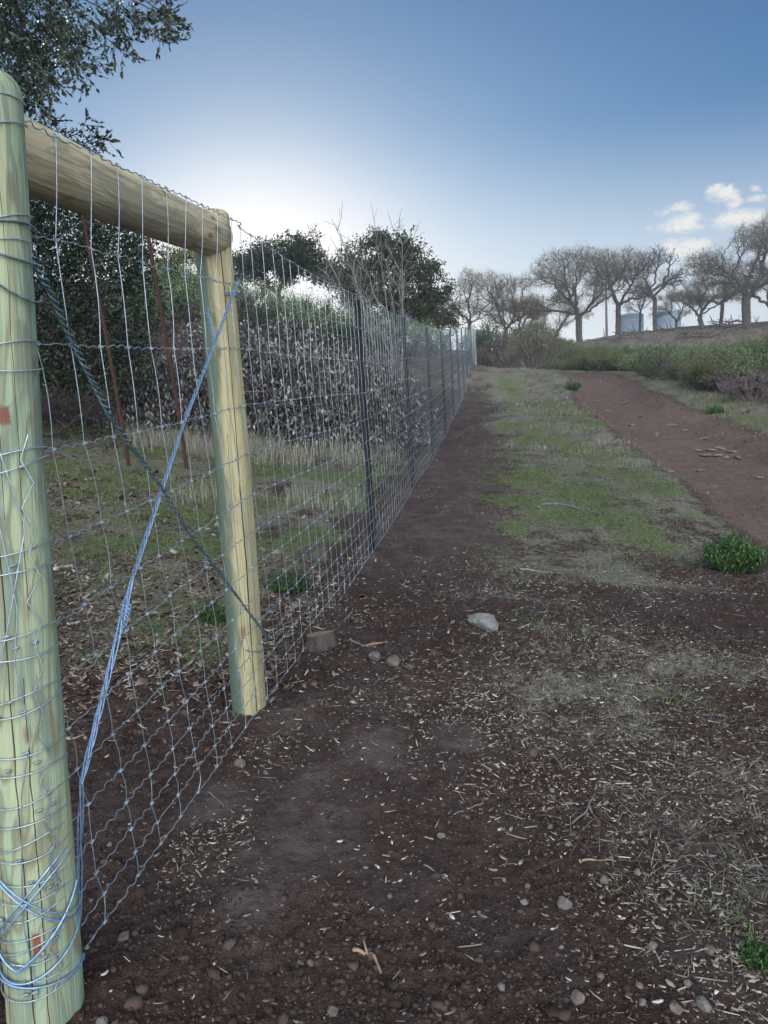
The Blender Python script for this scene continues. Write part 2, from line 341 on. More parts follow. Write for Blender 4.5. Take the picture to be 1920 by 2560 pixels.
b = MB('pale_bark', .9); nn = b.noise(1, 5, .65, (5, 5, 1.5)); M['bark_pale'] = b.color(b.ramp(nn, [(.3, (.03, .027, .025)), (.7, (.085, .075, .068))])).bump(nn, .03).m
b = MB('grey_stem', .85); nn = b.noise(14, 3); M['stem'] = b.color(b.ramp(nn, [(.3, (.11, .10, .105)), (.7, (.26, .24, .245))])).m
M['pilestick'] = island_mat('dead_sticks', [(0, (.03, .027, .026)), (.7, (.09, .08, .078)), (1, (.22, .205, .2))], .9)
M['twig'] = island_mat('oak_twigs', [(0, (.035, .03, .027)), (.6, (.065, .055, .048)), (1, (.11, .09, .075))], .9)
M['bud'] = island_mat('oak_buds', [(0, (.11, .09, .05)), (.5, (.17, .14, .07)), (1, (.18, .17, .07))], .8, .6)
M['oakleaf'] = island_mat('live_oak_leaves', [(0, (.010, .020, .010)), (.6, (.022, .040, .018)), (.92, (.045, .07, .034)), (1, (.11, .135, .09))], .42, .25, .5)
M['oakleaf_far'] = island_mat('live_oak_leaves_far', [(0, (.014, .024, .012)), (.6, (.03, .046, .022)), (1, (.09, .10, .04))], .6, .35)
M['scrub'] = island_mat('scrub_leaves', [(0, (.08, .12, .06)), (.5, (.16, .225, .11)), (1, (.28, .34, .18))], .7, .35)
M['scrub_dark'] = island_mat('dark_scrub_leaves', [(0, (.03, .055, .03)), (.5, (.055, .09, .05)), (1, (.09, .13, .07))], .7, .3)
M['scrub_olive'] = island_mat('olive_scrub_leaves', [(0, (.09, .10, .045)), (.5, (.15, .17, .07)), (1, (.24, .25, .12))], .7, .35)
M['mauve'] = island_mat('dry_mauve_twigs', [(0, (.07, .052, .052)), (.5, (.125, .098, .098)), (1, (.22, .18, .175))], .85)
M['deadleaf'] = island_mat('dead_oak_leaves', [(0, (.028, .026, .026)), (.4, (.085, .078, .074)), (.7, (.22, .205, .19)), (1, (.48, .46, .42))], .7, .12)
M['grass_green'] = island_mat('green_grass', [(0, (.08, .12, .045)), (.5, (.15, .205, .075)), (1, (.26, .30, .14))], .6, .3)
M['grass_dry'] = island_mat('dry_grass', [(0, (.13, .125, .095)), (.5, (.26, .25, .195)), (1, (.45, .43, .35))], .8, .15)
M['litter'] = island_mat('leaf_litter', [(0, (.07, .045, .036)), (.35, (.17, .12, .09)), (.7, (.32, .25, .19)), (1, (.52, .46, .38))], .75, .05)
M['chips'] = island_mat('wood_chips', [(0, (.07, .055, .046)), (.4, (.19, .16, .13)), (.78, (.31, .27, .225)), (1, (.55, .51, .44))], .75)
M['clod'] = island_mat('soil_clods', [(0, (.026, .016, .013)), (.6, (.052, .034, .028)), (1, (.085, .058, .048))], .95)
M['pebble'] = island_mat('small_pebbles', [(0, (.06, .046, .042)), (.6, (.105, .085, .078)), (.93, (.17, .145, .13)), (1, (.45, .43, .41))], .85)
M['plant'] = island_mat('glossy_plant_leaves', [(0, (.03, .07, .022)), (.6, (.06, .125, .038)), (1, (.12, .20, .07))], .45, .3, .4)
def rock_mat(name, a, c_, spots):
    b = MB(name, .9); n1 = b.noise(16, 6, .7); n2 = b.noise(42, 5, .7)
    c = b.mix(b.step(n1, .4, .6), a, c_); c = b.mix(b.math('MULTIPLY', b.step(n2, .55, .68), .7), c, spots)
    return b.color(c).bump(b.math('ADD', n1, b.math('MULTIPLY', n2, .4)), .012).m
M['rock'] = rock_mat('pale_rock', (.25, .25, .235), (.17, .17, .16), (.05, .05, .048))
M['stone'] = rock_mat('brown_stone', (.115, .09, .08), (.17, .14, .125), (.26, .23, .20))
M['stone_grey'] = rock_mat('grey_stone', (.14, .125, .115), (.19, .175, .16), (.08, .07, .065))
b = MB('tank_steel', .5, .3); M['tank'] = b.color(b.ramp(b.noise(1, 3, .5, (1, 1, .3)), [(.3, (.28, .38, .50)), (.7, (.38, .48, .60))])).m
b = MB('pole_wood', .9); M['pole'] = b.color(b.ramp(b.noise(1, 4, .6, (10, 10, .6)), [(.3, (.10, .08, .07)), (.7, (.2, .17, .15))])).m

# ground material: driven by vertex masks of what grows and lies there
b = MB('ground', .95, spec=.15)
at1 = b.n('ShaderNodeAttribute', attribute_name='mask'); sp = b.n('ShaderNodeSeparateColor'); b.l(at1.outputs['Color'], sp.inputs[0])
gn, dn, rn = sp.outputs[0], sp.outputs[1], sp.outputs[2]; an = at1.outputs['Alpha']
gp = b.n('ShaderNodeNewGeometry').outputs['Position']
n1 = b.noise(3.0, 6, .6, vec=gp); n2 = b.noise(34, 5, .7, vec=gp); n3 = b.noise(150, 3, .7, vec=gp); n4 = b.noise(.7, 4, .6, vec=gp, loc=(4, 2, 0))
n5 = b.noise(11, 5, .7, vec=gp, loc=(7, 1, 3)); soil = b.ramp(n2, [(.28, (.024, .0142, .0115)), (.5, (.060, .037, .0295)), (.72, (.108, .073, .060))])
soil = b.mix(b.math('MULTIPLY', b.step(n1, .42, .66), .55), soil, (.085, .066, .064))
soil = b.mix(b.math('MULTIPLY', b.step(n3, .66, .76), .55), soil, (.19, .155, .135))
road = b.ramp(b.math('ADD', b.math('MULTIPLY', n5, .5), b.math('MULTIPLY', n2, .5)), [(.28, (.076, .048, .039)), (.5, (.155, .102, .085)), (.75, (.25, .185, .155))])
road = b.mix(b.math('MULTIPLY', b.step(n1, .45, .65), .5), road, (.185, .14, .125)); road = b.mix(b.math('MULTIPLY', b.step(n5, .55, .68), .6), road, (.24, .21, .19))
dry = b.ramp(n2, [(.3, (.105, .092, .072)), (.6, (.25, .235, .185)), (.75, (.40, .38, .31))])
grn = b.ramp(n2, [(.3, (.075, .092, .046)), (.6, (.17, .205, .095)), (.75, (.28, .31, .16))])
far_h = b.ramp(n4, [(.3, (.085, .065, .06)), (.7, (.15, .12, .105))])
soil = b.mix(b.math('MULTIPLY', an, b.math('ADD', .35, b.step(n5, .35, .65))), soil, (.125, .097, .09)); c = b.mix(rn, soil, road)
jit = b.math('MULTIPLY', b.math('SUBTRACT', b.math('ADD', b.math('MULTIPLY', n3, .5), b.math('ADD', b.math('MULTIPLY', n2, .6), n5)), 1.05), 1.5)
c = b.mix(b.step(b.math('ADD', dn, jit), .3, .8), c, dry)
c = b.mix(b.step(b.math('ADD', gn, jit), .3, .8), c, grn)
b.color(c).bump(b.math('ADD', n2, b.math('MULTIPLY', n3, .5)), .022, 1.0)
M['ground'] = b.m

# ------------------------------------------------------------------ ground and track
def gauss(x, y, cx, cy, sx, sy, rot=0):
    dx = x - cx; dy = y - cy; c, s = math.cos(rot), math.sin(rot); u = (dx * c + dy * s) / sx; v = (-dx * s + dy * c) / sy
    return np.exp(-(u * u + v * v))
_blobs_g = [(1330, 1190, .5, .9, .9), (1450, 1230, .5, 1.0, 1.0), (1560, 1290, .35, .8, .9), (1600, 1330, .35, .6, .7), (1250, 1400, .3, .5, .45), (1330, 1560, .35, .4, .35),
            (1000, 1210, .35, .8, .35), (1690, 1740, .12, .15, .4), (1180, 1290, .25, .5, .35), (1560, 2080, .06, .06, .4), (1640, 2240, .10, .09, .35), (1860, 2400, .13, .1, .5), (1000, 1400, .2, .3, .4),
            (250, 1200, 1.2, 1.0, .75), (450, 1300, .8, .6, .9), (380, 1390, .5, .35, .8), (200, 1400, .4, .5, .8), (600, 1330, .6, .5, .6), (330, 1250, 1., .7, .6), (680, 1440, .3, .2, .5), (240, 1640, .2, .2, .6),
            (1480, 1050, .9, 2.5, .5), (1740, 1040, 1.0, 2.5, .8), (1840, 1090, 1.2, 1.6, .8), (1420, 905, 1.5, 4, .7), (1300, 1090, .6, 1.6, .5), (1420, 1120, .5, 1.6, .7)]
_blobs_d = [(1450, 1600, .7, .5, .5), (1600, 1800, .5, .4, .42), (1750, 2100, .3, .25, .35), (1300, 1040, 1.1, 4.5, 1.0), (1430, 1180, .8, 3.0, .8), (1250, 960, 2.0, 6, 1.0), (1350, 1120, .7, 1.5, .8), (1400, 1400, .9, .7, .7), (1550, 1440, .6, .5, .8), (1300, 1300, .5, .6, .5), (1500, 1250, .8, 1., .6),
            (1350, 1700, .7, .5, .55), (1250, 1500, .6, .5, .45), (1650, 1650, .9, .35, .45), (1850, 1950, .35, .35, .3), (1880, 2250, .2, .2, .3), (1050, 1330, .3, .7, .45),
            (350, 1150, 2., 1.2, .9), (600, 1250, 1.3, 1.4, .9), (750, 1250, .9, 1.6, .8), (300, 1330, 1., .7, .6), (1880, 1130, .8, 1.5, .6)]
BG = [(*G(p, q), sx, sy, a) for p, q, sx, sy, a in _blobs_g]; BD = [(*G(p, q), sx, sy, a) for p, q, sx, sy, a in _blobs_d]
def masks(x, y):
    rd, side = road_dist(x, y); ro = (1 - sstep(-.15, .25, rd)) * (1 - sstep(29, 34, y))
    g = np.zeros_like(x); d = np.zeros_like(x)
    for cx, cy, sx, sy, a in BG: g = np.maximum(g, a * gauss(x, y, cx, cy, sx, sy, -.14))
    for cx, cy, sx, sy, a in BD: d = np.maximum(d, a * gauss(x, y, cx, cy, sx, sy, -.14))
    n = fbm(x * 1.6, y * 1.6, 4); n2 = fbm(x * 5 + 8, y * 5, 3)
    g = np.clip(g * (1 + 1.1 * n + .9 * n2), 0, 1); d = np.clip(d * (1 + .8 * n + .7 * n2), 0, 1)
    fx = x - fence_x(y); vg = sstep(.75, 1.5, fx + .5 * n + .25 * n2) * sstep(4.8, 7.5, y + n) * (1 - ro)
    d = np.maximum(d, vg * (.72 + .5 * n2)); g = np.maximum(g, vg * np.clip(.42 + 1.3 * n + .5 * n2, 0, 1) * .85)
    bh = sstep(.1, .7, -fx + .3 * n) * sstep(3.3, 4.4, y + .8 * n) * (1 - sstep(11, 13, y)); d = np.maximum(d, bh * (.62 + .6 * n2)); g = np.maximum(g, bh * np.clip(.5 + 1.4 * n + .5 * n2, 0, 1) * .9)
    d = np.clip(d, 0, 1); g = np.clip(g, 0, 1)
    far = sstep(15, 26, y) ; d = np.maximum(d, far * (.35 + .3 * n)); g = np.maximum(g, .45 * sstep(.0, .6, n) * far)
    hill = sstep(45, 60, y) * sstep(8, 14, x); g *= (1 - .5 * hill); d = d * (1 - .3 * hill)
    strip = np.exp(-((x - fence_x(y) - .35) / .5) ** 2) * (1 - sstep(20, 34, y)) ; g *= 1 - .85 * strip; d *= 1 - .8 * strip
    return g * (1 - ro * .9), d * (1 - ro * .85), ro
rows = [-25, -15, -8, -4, -2, -1, -.4, 0, .3, .6, .85]
y = 1.05
while y < 450: rows.append(y); y += min(max(y * y / 620, .007), .016 * y + .002)
rows = np.array(rows); NC = 660
t = np.linspace(-1, 1, NC); core_w = .66 * np.maximum(rows, .5) + .9
ext = np.array([1.04, 1.1, 1.2, 1.35, 1.6, 2, 2.6, 3.5]); tt = np.concatenate([-ext[::-1], t, ext])
GXm = core_w[:, None] * tt[None]; GXm += np.sign(tt)[None] * np.where(np.abs(tt) > 1, (np.abs(tt) - 1) * 16, 0)[None]
GYm = np.repeat(rows[:, None], len(tt), 1)
GZm = H(GXm, GYm); gV = np.stack([GXm, GYm, GZm], -1).reshape(-1, 3)
nr, nc = GXm.shape; idx = np.arange(nr * nc).reshape(nr, nc)
gF = np.stack([idx[:-1, :-1], idx[:-1, 1:], idx[1:, 1:], idx[1:, :-1]], -1).reshape(-1, 4)
cx = gV[gF].mean(1); rdq, _ = road_dist(cx[:, 0], cx[:, 1]); isr = (rdq < .05) & (cx[:, 1] < 33) & (cx[:, 1] > -6)
mg, md, mr = masks(gV[:, 0], gV[:, 1])
DUST = [(*G(820, 2010), .16, .22), (*G(700, 2130), .14, .14), (*G(930, 1880), .13, .22), (*G(560, 2000), .1, .15), (*G(640, 2250), .1, .1), (*G(1150, 1850), .1, .12), (*G(740, 1800), .14, .2)]
def dust(x, y):
    w = 0 * x
    for q in DUST: w = np.maximum(w, gauss(x, y, *q))
    w = np.maximum(w, .55 * sstep(4.2, 7, y) * (1 - sstep(1.2, 2.0, x - fence_x(y))) * (x > fence_x(y) - .2))
    return np.clip(w * (1 + 1.2 * fbm(x * 7, y * 7, 4)), 0, 1)
mdu = dust(gV[:, 0], gV[:, 1])
def ground_part(name, F):
    u, inv = np.unique(F, return_inverse=True)
    o = mesh_obj(name, gV[u], inv.reshape(F.shape), M['ground'], smooth=True)
    a = o.data.attributes.new('mask', 'FLOAT_COLOR', 'POINT')
    a.data.foreach_set('color', np.stack([mg[u], md[u], mr[u], mdu[u]], 1).astype(np.float32).ravel())
    return tag(o, kind='structure')
ground_part('ground', gF[~isr]); ground_part('dirt_track', gF[isr])
print('ground', nr, nc)

# ------------------------------------------------------------------ the wire fence
P1 = np.array([fence_x(1.71) - .084, 1.71]); FD = np.array([.1557, 1.0]); FD /= np.linalg.norm(FD); FN = np.array([FD[1], -FD[0]])
# fence frame: s metres along from the near post, h above the fence's ground profile, n to the camera's side of the post axes
def gprof(y): return np.interp(y, GD, GZ) + EYE
def F_(s, h, n=0.0):
    s = np.asarray(s, float); x = P1[0] + FD[0] * s + FN[0] * n; y = P1[1] + FD[1] * s + FN[1] * n
    return np.stack(np.broadcast_arrays(x, y, gprof(P1[1] + FD[1] * s) + h), -1)
S2 = 1.55; SP = 3.05; TS = [S2 + SP * (i + 1) for i in range(11)]; SE = S2 + SP * 12
fence = empty('wire_fence', tuple(F_(0, 0)), 'new wire mesh fence running uphill along the bare soil strip from the big pine post', 'fence')
def post(name, foot, top, r0, r1, mat, label=None, chamf=.02, nz_=26, sides=28, seed=0, z0=-.25):
    foot = np.array(foot); top = np.array(top); ax = top - foot; L = np.linalg.norm(ax); rs = np.random.RandomState(seed)
    zs = np.concatenate([np.linspace(z0, L - chamf, nz_), [L - chamf * .4, L, L]]); V = []
    for k, z in enumerate(zs):
        r = r0 + (r1 - r0) * max(z, 0) / L
        if k == nz_: r *= .95
        if k == nz_ + 1: r *= .84
        if k == nz_ + 2: r *= .02
        a = np.arange(sides) * 2 * math.pi / sides
        rr = r * (1 + .018 * np.sin(2 * a + seed + z) + .012 * np.sin(5 * a + z * 2.1 + seed))
        V.append(np.stack([rr * np.cos(a) + .004 * math.sin(z * 3 + seed), rr * np.sin(a) + .003 * math.sin(z * 2.2), np.full(sides, z)], -1))
    V = np.concatenate(V); k = len(zs); i = np.arange(k - 1)[:, None] * sides; j = np.arange(sides)[None]; j2 = (j + 1) % sides
    Fq = np.stack([i + j, i + j2, i + sides + j2, i + sides + j], -1).reshape(-1, 4)
    o = mesh_obj(name, V, Fq, mat, fence, True)
    q = Vector(ax).to_track_quat('Z', 'Y'); 
    o.rotation_mode = 'QUATERNION'; e = Vector((0, 0, 1)).rotation_difference(Vector(ax).normalized()); o.rotation_quaternion = e
    o.location = Vector(foot) - fence.location
    if label: o['label'] = label
    return o
R1, R2 = .083, .074
NM = .088   # mesh face distance from post axes
foot1 = F_(0, -.02) + np.array([-.015, 0, 0]); top1 = np.array([-.788, foot1[1] - .02, EYE + .745])
near_post = post('fence_post', foot1, top1, R1 + .002, R1 - .004, M['wood_a'], 'thick pale green pine post nearest the camera wrapped in wire', .03, 40, 40, 1)
foot2 = F_(S2, -.01, 0); top2 = foot2 + np.array([.0, -.01, 2.09])
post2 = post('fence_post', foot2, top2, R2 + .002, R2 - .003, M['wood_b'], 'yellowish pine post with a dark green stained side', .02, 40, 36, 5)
footE = F_(SE, -.02); postE = post('fence_post', footE, footE + np.array([-.1, 0, 2.25]), .09, .085, M['wood_far'], 'pale pine post at the far end of the wire', .02, 8, 16, 8)
# brace rail between the two big posts
ra = F_(.09, 2.0, .02); rb = F_(S2 - .015, 1.985, .004)
rail = post('brace_rail', ra, rb, .085, .078, M['wood_rail'], 'round peeled pine rail joining the tops of the two big posts', .004, 20, 32, 3, z0=0)
# steel posts
def tpost(s, k):
    a = F_(s, -.1, NM - .012); b_ = F_(s, 2.03, NM - .012) + np.array([-.02, 0, 0]); g = Geo()
    for hw, hd, off in ((.020, .0025, 0.0), (.0035, .022, -.020)):
        q = []
        for p in (a, b_):
            for sx, sy in ((-1, -1), (1, -1), (1, 1), (-1, 1)): q.append(p + np.append(FD * sx * hw + FN * (off + sy * hd), 0))
        g.add(q, [[0, 1, 5, 4], [1, 2, 6, 5], [2, 3, 7, 6], [3, 0, 4, 7], [4, 5, 6, 7]])
    if k < 4:
        for z in np.arange(.15, 2.0, .06):   # studs
            c_ = a + (b_ - a) * ((z + .1) / 2.13) + np.append(FN * .006, 0)
            q = [c_ + np.append(FD * sx * .006 + FN * sy * .005, dz) for dz in (-.007, .007) for sx, sy in ((-1, -1), (1, -1), (1, 1), (-1, 1))]
            g.add(q, [[0, 1, 5, 4], [1, 2, 6, 5], [2, 3, 7, 6], [3, 0, 4, 7], [4, 5, 6, 7]])
    V, F = g.out(); o = child('steel_post', V, F, M['tpost'], fence)
for k, s in enumerate(TS): tpost(s, k)
# woven mesh
WH = [2.03, 1.79, 1.545, 1.31, 1.105, .925, .775, .64, .515, .40, .30, .21, .125, .045]
def slack(s, i):      # how each line wire sags between posts
    kn = np.array([0, S2] + TS + [SE]); u = np.interp(s, kn, np.arange(len(kn))); f = u - np.floor(u)
    amp = np.where(s < S2, .006, .02)
    return -amp * 4 * f * (1 - f) * (1 if i < 3 else .4)
def bottom_off(s): return np.where(s < S2, 0.07 * (1 - s / S2), 0.0)
def hz(s, i):
    h = WH[i] + slack(s, i) + bottom_off(s) * sstep(.9, .0, np.array(WH[i])) + .008 * np.sin(s * 1.7 + i)
    return h
g = Geo()
def nmesh(s): return np.interp(s, [0, S2, TS[0], TS[0] + .1, 99], [NM + .002, NM - .004, NM, NM, NM])
for i in range(14):
    for s0, s1, ds in ((.02, 5.2, .0085), (5.2, 14, .025), (14, SE + .02, .13)):
        s = np.arange(s0, s1 + ds, ds); ph = i * 1.3
        am = .0042 if ds < .02 else (.0042 if ds < .1 else 0.0)
        h = hz(s, i) + am * np.sin(2 * math.pi * s / .056 + ph + 1.4 * np.sin(s * 9 + i)) * (.65 + .35 * np.sin(s * 7.3 + i * 2)) + .0025 * np.sin(s * 21 + i * 1.9); n = nmesh(s) + .003 * np.sin(2 * math.pi * s / .052 + ph + 1)
        if i == 0: n = np.where(s < S2 + .05, np.maximum(n, .0) + .022, n)
        g.add(*tube(F_(s, h, n), .0018 if i in (0, 13) else .00155, 5 if s0 < 6 else 3))
stay_s = np.arange(.06, SE, .156)
def lean(h): return .24 * (1 - sstep(-.1, 1.75, np.asarray(h)))   # stays lean uphill toward their feet
rs = np.random.RandomState(5); KN = []
for k, s in enumerate(np.concatenate([[-.10], stay_s])):
    s = s + rs.uniform(-.012, .012); pts = []
    for i in range(14):
        off = float(lean(WH[i])) + rs.normal(0, .007 if s < 12 else .004); si = s + off
        if si > SE: break
        p = F_(si, float(hz(np.array(si), i)), float(nmesh(si)) + (.024 if (i == 0 and si < S2 + .05) else 0))
        if si > -.0: pts.append(p); 
        if 0.04 < si < 9: KN.append((p, si))
    if len(pts) < 3: continue
    pts = np.array(pts)
    if s < 6:       # bowed wire between the knots
        q = []
        for a, b2 in zip(pts[:-1], pts[1:]):
            bw = rs.normal(0, .006); 
            for u in (0, .25, .5, .75):
                q.append(a + (b2 - a) * u + np.append(FD, 0) * bw * 4 * u * (1 - u) + np.append(FN, 0) * .003 * math.sin(u * math.pi))
        q.append(pts[-1]); pts = np.array(q)
    g.add(*tube(pts, .0013, 4 if s < 6 else 3))
for p, s in KN:
    a = np.append(FD, 0) * .008
    if s < 4:
        tt_ = np.linspace(0, 1, 22); hel = p + np.outer(tt_ * 2 - 1, a) + .0034 * (np.outer(np.cos(tt_ * 19), np.append(FN, 0)) + np.outer(np.sin(tt_ * 19), (0, 0, 1)))
        g.add(*tube(hel, .0014, 4))
    else: g.add(*tube([p - a, p, p + a], .0042, 4))
V, F = g.out(); child('wire_mesh', V, F, M['wire'], fence, True)
# the line wires tied off round the near post: rings, tails and knots
def ring(axis_foot, axis_top, r, z, tilt, a0, a1, n=46, wob=.0, seed=0):
    ax = (axis_top - axis_foot) / np.linalg.norm(axis_top - axis_foot); a = np.linspace(a0, a1, n)
    c_ = axis_foot + ax * z
    P = c_ + r * np.outer(np.cos(a), (1, 0, 0)) + r * np.outer(np.sin(a), (0, 1, 0)) + np.outer(tilt * np.cos(a) + wob * np.sin(a * 2 + seed) , (0, 0, 1)); return P
g = Geo(); rs = np.random.RandomState(9)
rr = R1 + .004
for i in range(14):
    z = WH[i] + .07 * float(sstep(.9, 0, np.array(WH[i]))) + .02
    for k, dz in enumerate((.0, -.03 - .012 * (i % 3) if i > 0 else -.06)):
        P = ring(foot1, top1, rr + .002 * k, z + dz, .012 + .01 * math.sin(i * 2.3 + k), R(10), R(-290), wob=.008 * math.sin(i + k * 2), seed=i + k)
        g.add(*tube(P, .0017, 5))
    for q in range(3):
        a = R(rs.uniform(-150, -35)); P = ring(foot1, top1, rr + .001, z - (.03 if q else 0), .012, a, a + .16, 18)
        t_ = np.linspace(0, 1, 18); P = P + .0032 * (np.outer(np.cos(t_ * 26), (0, -1, 0)) + np.outer(np.sin(t_ * 26), (0, 0, 1))); g.add(*tube(P, .0015, 4))
# loose stay tails zigzagging down the corner of the post
pts = []; 
for k in range(26):
    z = 1.40 - k * .052; a = R(-34 - 12 * (k % 2) + rs.uniform(-5, 5)); c_ = foot1 + (top1 - foot1) * z / 2.15
    pts.append(c_ + np.array([(rr + .004) * math.cos(a), (rr + .004) * math.sin(a), 0]))
g.add(*tube(pts, .0016, 4))
pts = [foot1 + (top1 - foot1) * z / 2.15 + np.array([(rr + .003) * math.cos(a), (rr + .003) * math.sin(a), 0]) for z, a in
       ((1.72, -1.9), (1.6, -1.75), (1.45, -1.6), (1.2, -1.35), (1.02, -1.1), (.9, -1.25), (.74, -1.0), (.6, -1.3), (.3, -1.5), (.1, -1.25))]
pts = np.array(pts); tq = np.linspace(0, 9, 60); g.add(*tube(np.stack([np.interp(tq, range(10), pts[:, i]) for i in range(3)], 1), .0016, 4))
pts = np.array([foot1 + (top1 - foot1) * z / 2.15 + np.array([(rr + .003) * math.cos(a), (rr + .003) * math.sin(a), 0]) for z, a in ((1.86, -2.6), (1.62, -1.9), (1.35, -1.2), (1.2, -.8), (1.0, -1.3), (.8, -1.9), (.7, -2.3))])
tq = np.linspace(0, 6, 40); g.add(*tube(np.stack([np.interp(tq, range(7), pts[:, i]) for i in range(3)], 1), .0016, 4))
V, F = g.out(); child('wire_wrap', V, F, M['wire'], fence, True)
# brace wires: pale blue loop (bottom of the near post to top of the second), dark twisted loop the other way
def strands(A, B, n, r, rw, turns, bow=0.0, sag=None, seed=0, wander=.3):
    A = np.array(A); B = np.array(B); L = np.linalg.norm(B - A); u = np.linspace(0, 1, 160); ax = (B - A) / L
    U = np.cross(ax, (0, 0, 1)); U /= np.linalg.norm(U); Wv = np.cross(U, ax); out = []
    for k in range(n):
        ph = k * 2 * math.pi / n + seed; env = np.sin(np.clip(u * 6, 0, 1) * math.pi / 2) * np.sin(np.clip((1 - u) * 6, 0, 1) * math.pi / 2)
        aa = turns * 2 * math.pi * u + ph + wander * np.sin(u * 13 + k * 2)
        P = A + np.outer(u, B - A) + (r * (.55 + .45 * env))[:, None] * (np.outer(np.cos(aa), U) + np.outer(np.sin(aa), Wv)) + np.outer(-bow * 4 * u * (1 - u), (0, 0, 1))
        out.append(tube(P, rw, 5))
    return out
g = Geo()
B0, B1, B2, B3 = at(203, 1960, 1.84), at(330, 1450, 2.14), at(455, 1070, 2.58), at(597, 700, 3.2)
for t_ in strands(at(196, 2330, 1.80), B0, 3, .006, .0026, .6, seed=4): g.add(*t_)
for t_ in strands(B0, B1, 5, .0065, .0021, 1.6, seed=1): g.add(*t_)
for t_ in strands(B1, B2, 4, .005, .0020, 5, seed=2): g.add(*t_)
for t_ in strands(B2, B3, 4, .0045, .0020, 7, seed=2): g.add(*t_)
for t_ in strands(at(536, 862, 2.98), at(503, 700, 3.34), 3, .005, .0024, 5, seed=3): g.add(*t_)
t_ = np.linspace(0, 1, 90); c0 = at(300, 1580, 2.06); c1 = at(318, 1505, 2.1)   # wrapped tail
g.add(*tube(c0 + np.outer(t_, c1 - c0) + .012 * (np.outer(np.cos(t_ * 50), np.append(FN, 0)) + np.outer(np.sin(t_ * 50), (-.5, 0, .7))), .0018, 4))
for k, (z, tl, a0, a1) in enumerate(((.33, .10, 20, -200), (.31, .10, 15, -200), (.36, -.09, 10, -210), (.34, -.09, 10, -215), (.20, .01, 30, -220), (.13, -.015, 20, -300), (.125, -.01, 20, -300))):
    a = np.linspace(R(a0), R(a1), 60); c_ = foot1 + (top1 - foot1) * z / 2.15
    dz = tl * np.cos(a) + (-.06 * np.sin(-a) if k in (4,) else 0)
    g.add(*tube(c_ + (rr + .004 + .002 * (k % 3)) * np.stack([np.cos(a), np.sin(a), 0 * a], -1) + np.outer(dz, (0, 0, 1)), .0025, 5))
for k in range(2):   # V of wire hung on a staple low on the near post
    a = np.linspace(R(-200), R(0), 60); c_ = foot1 + (top1 - foot1) * .30 / 2.15
    V_ = .155 * np.abs((np.degrees(a) + 100) / 100) ** 1.2 - .13 + .006 * k
    g.add(*tube(c_ + (rr + .008 + .003 * k) * np.stack([np.cos(a), np.sin(a), 0 * a], -1) + np.outer(V_, (0, 0, 1)), .0024, 5))
a = np.linspace(R(-60), R(60), 30); c_ = foot2 + (top2 - foot2) * (1.79 / 2.13)
for k in range(2): g.add(*tube(c_ + (R2 + .006) * np.stack([np.cos(a), np.sin(a), 0 * a], -1) + np.array([0, 0, .008 * k]), .0025, 5))
V, F = g.out(); child('brace_wire', V, F, M['wire_blue'], fence, True)['label'] = 'pale blue bundle of brace wire rising to the second post'
g = Geo()
dk0 = F_(.03, 1.66, .02); dk1 = F_(S2 + .02, .30, .082)
D = [at(70, 610, 1.74), at(120, 720, 1.8), at(180, 850, 1.9), at(280, 1050, 2.08), at(400, 1212, 2.35), at(470, 1330, 2.52), at(600, 1500, 2.98), at(668, 1592, 3.2)]
for k, (p_, q_) in enumerate(zip(D[:-1], D[1:])):
    for t_ in strands(p_, q_, 3, (.007, .0065, .006, .0055, .0045, .004, .004)[k], (.0033, .0032, .003, .0028, .0025, .0023, .0023)[k], (2, 2, 4, 4, 3, 5, 3)[k], seed=k): g.add(*t_)
for k, z in enumerate((1.77, 1.80, 1.83)):
    a = np.linspace(R(30), R(-230), 60); c_ = foot1 + (top1 - foot1) * z / 2.15
    g.add(*tube(c_ + (rr + .003) * np.stack([np.cos(a), np.sin(a), 0 * a], -1) + np.outer((.085 - .05 * k) * -np.cos(a + .2) , (0, 0, 1)), .0028, 5))
a = np.linspace(R(-80), R(60), 30); c_ = foot2 + (top2 - foot2) * (.30 / 2.13)
g.add(*tube(c_ + (R2 + .005) * np.stack([np.cos(a), np.sin(a), 0 * a], -1) + np.outer(-.03 * np.cos(a), (0, 0, 1)), .0026, 5))
V, F = g.out(); child('brace_wire', V, F, M['wire_dark'], fence, True)['label'] = 'dark twisted brace wire falling to the foot of the second post'

# two rusty pipes standing behind the fence
for (p0, p1, Y, lab) in (((322, 1150), (192, 440), 9.7, 'rusty leaning pipe behind the fence nearer the big post'), ((466, 1148), (360, 510), 9.9, 'rusty leaning pipe behind the fence nearer the second post')):
    a = at(*p0, Y); a[2] = h1(a[0], a[1]) - .1; b2 = at(*p1, Y - .3); P = [a + (b2 - a) * u for u in np.linspace(0, 1, 14)]
    P = np.array(P) + np.stack([.012 * np.sin(np.linspace(0, 5, 14)), 0 * np.arange(14), 0 * np.arange(14)], -1)
    V, F = tube(P, .023, 10); o = mesh_obj('rusty_pipe', V, F, M['rust'], smooth=True, loc=tuple(a)); tag(o, lab, 'pipe')

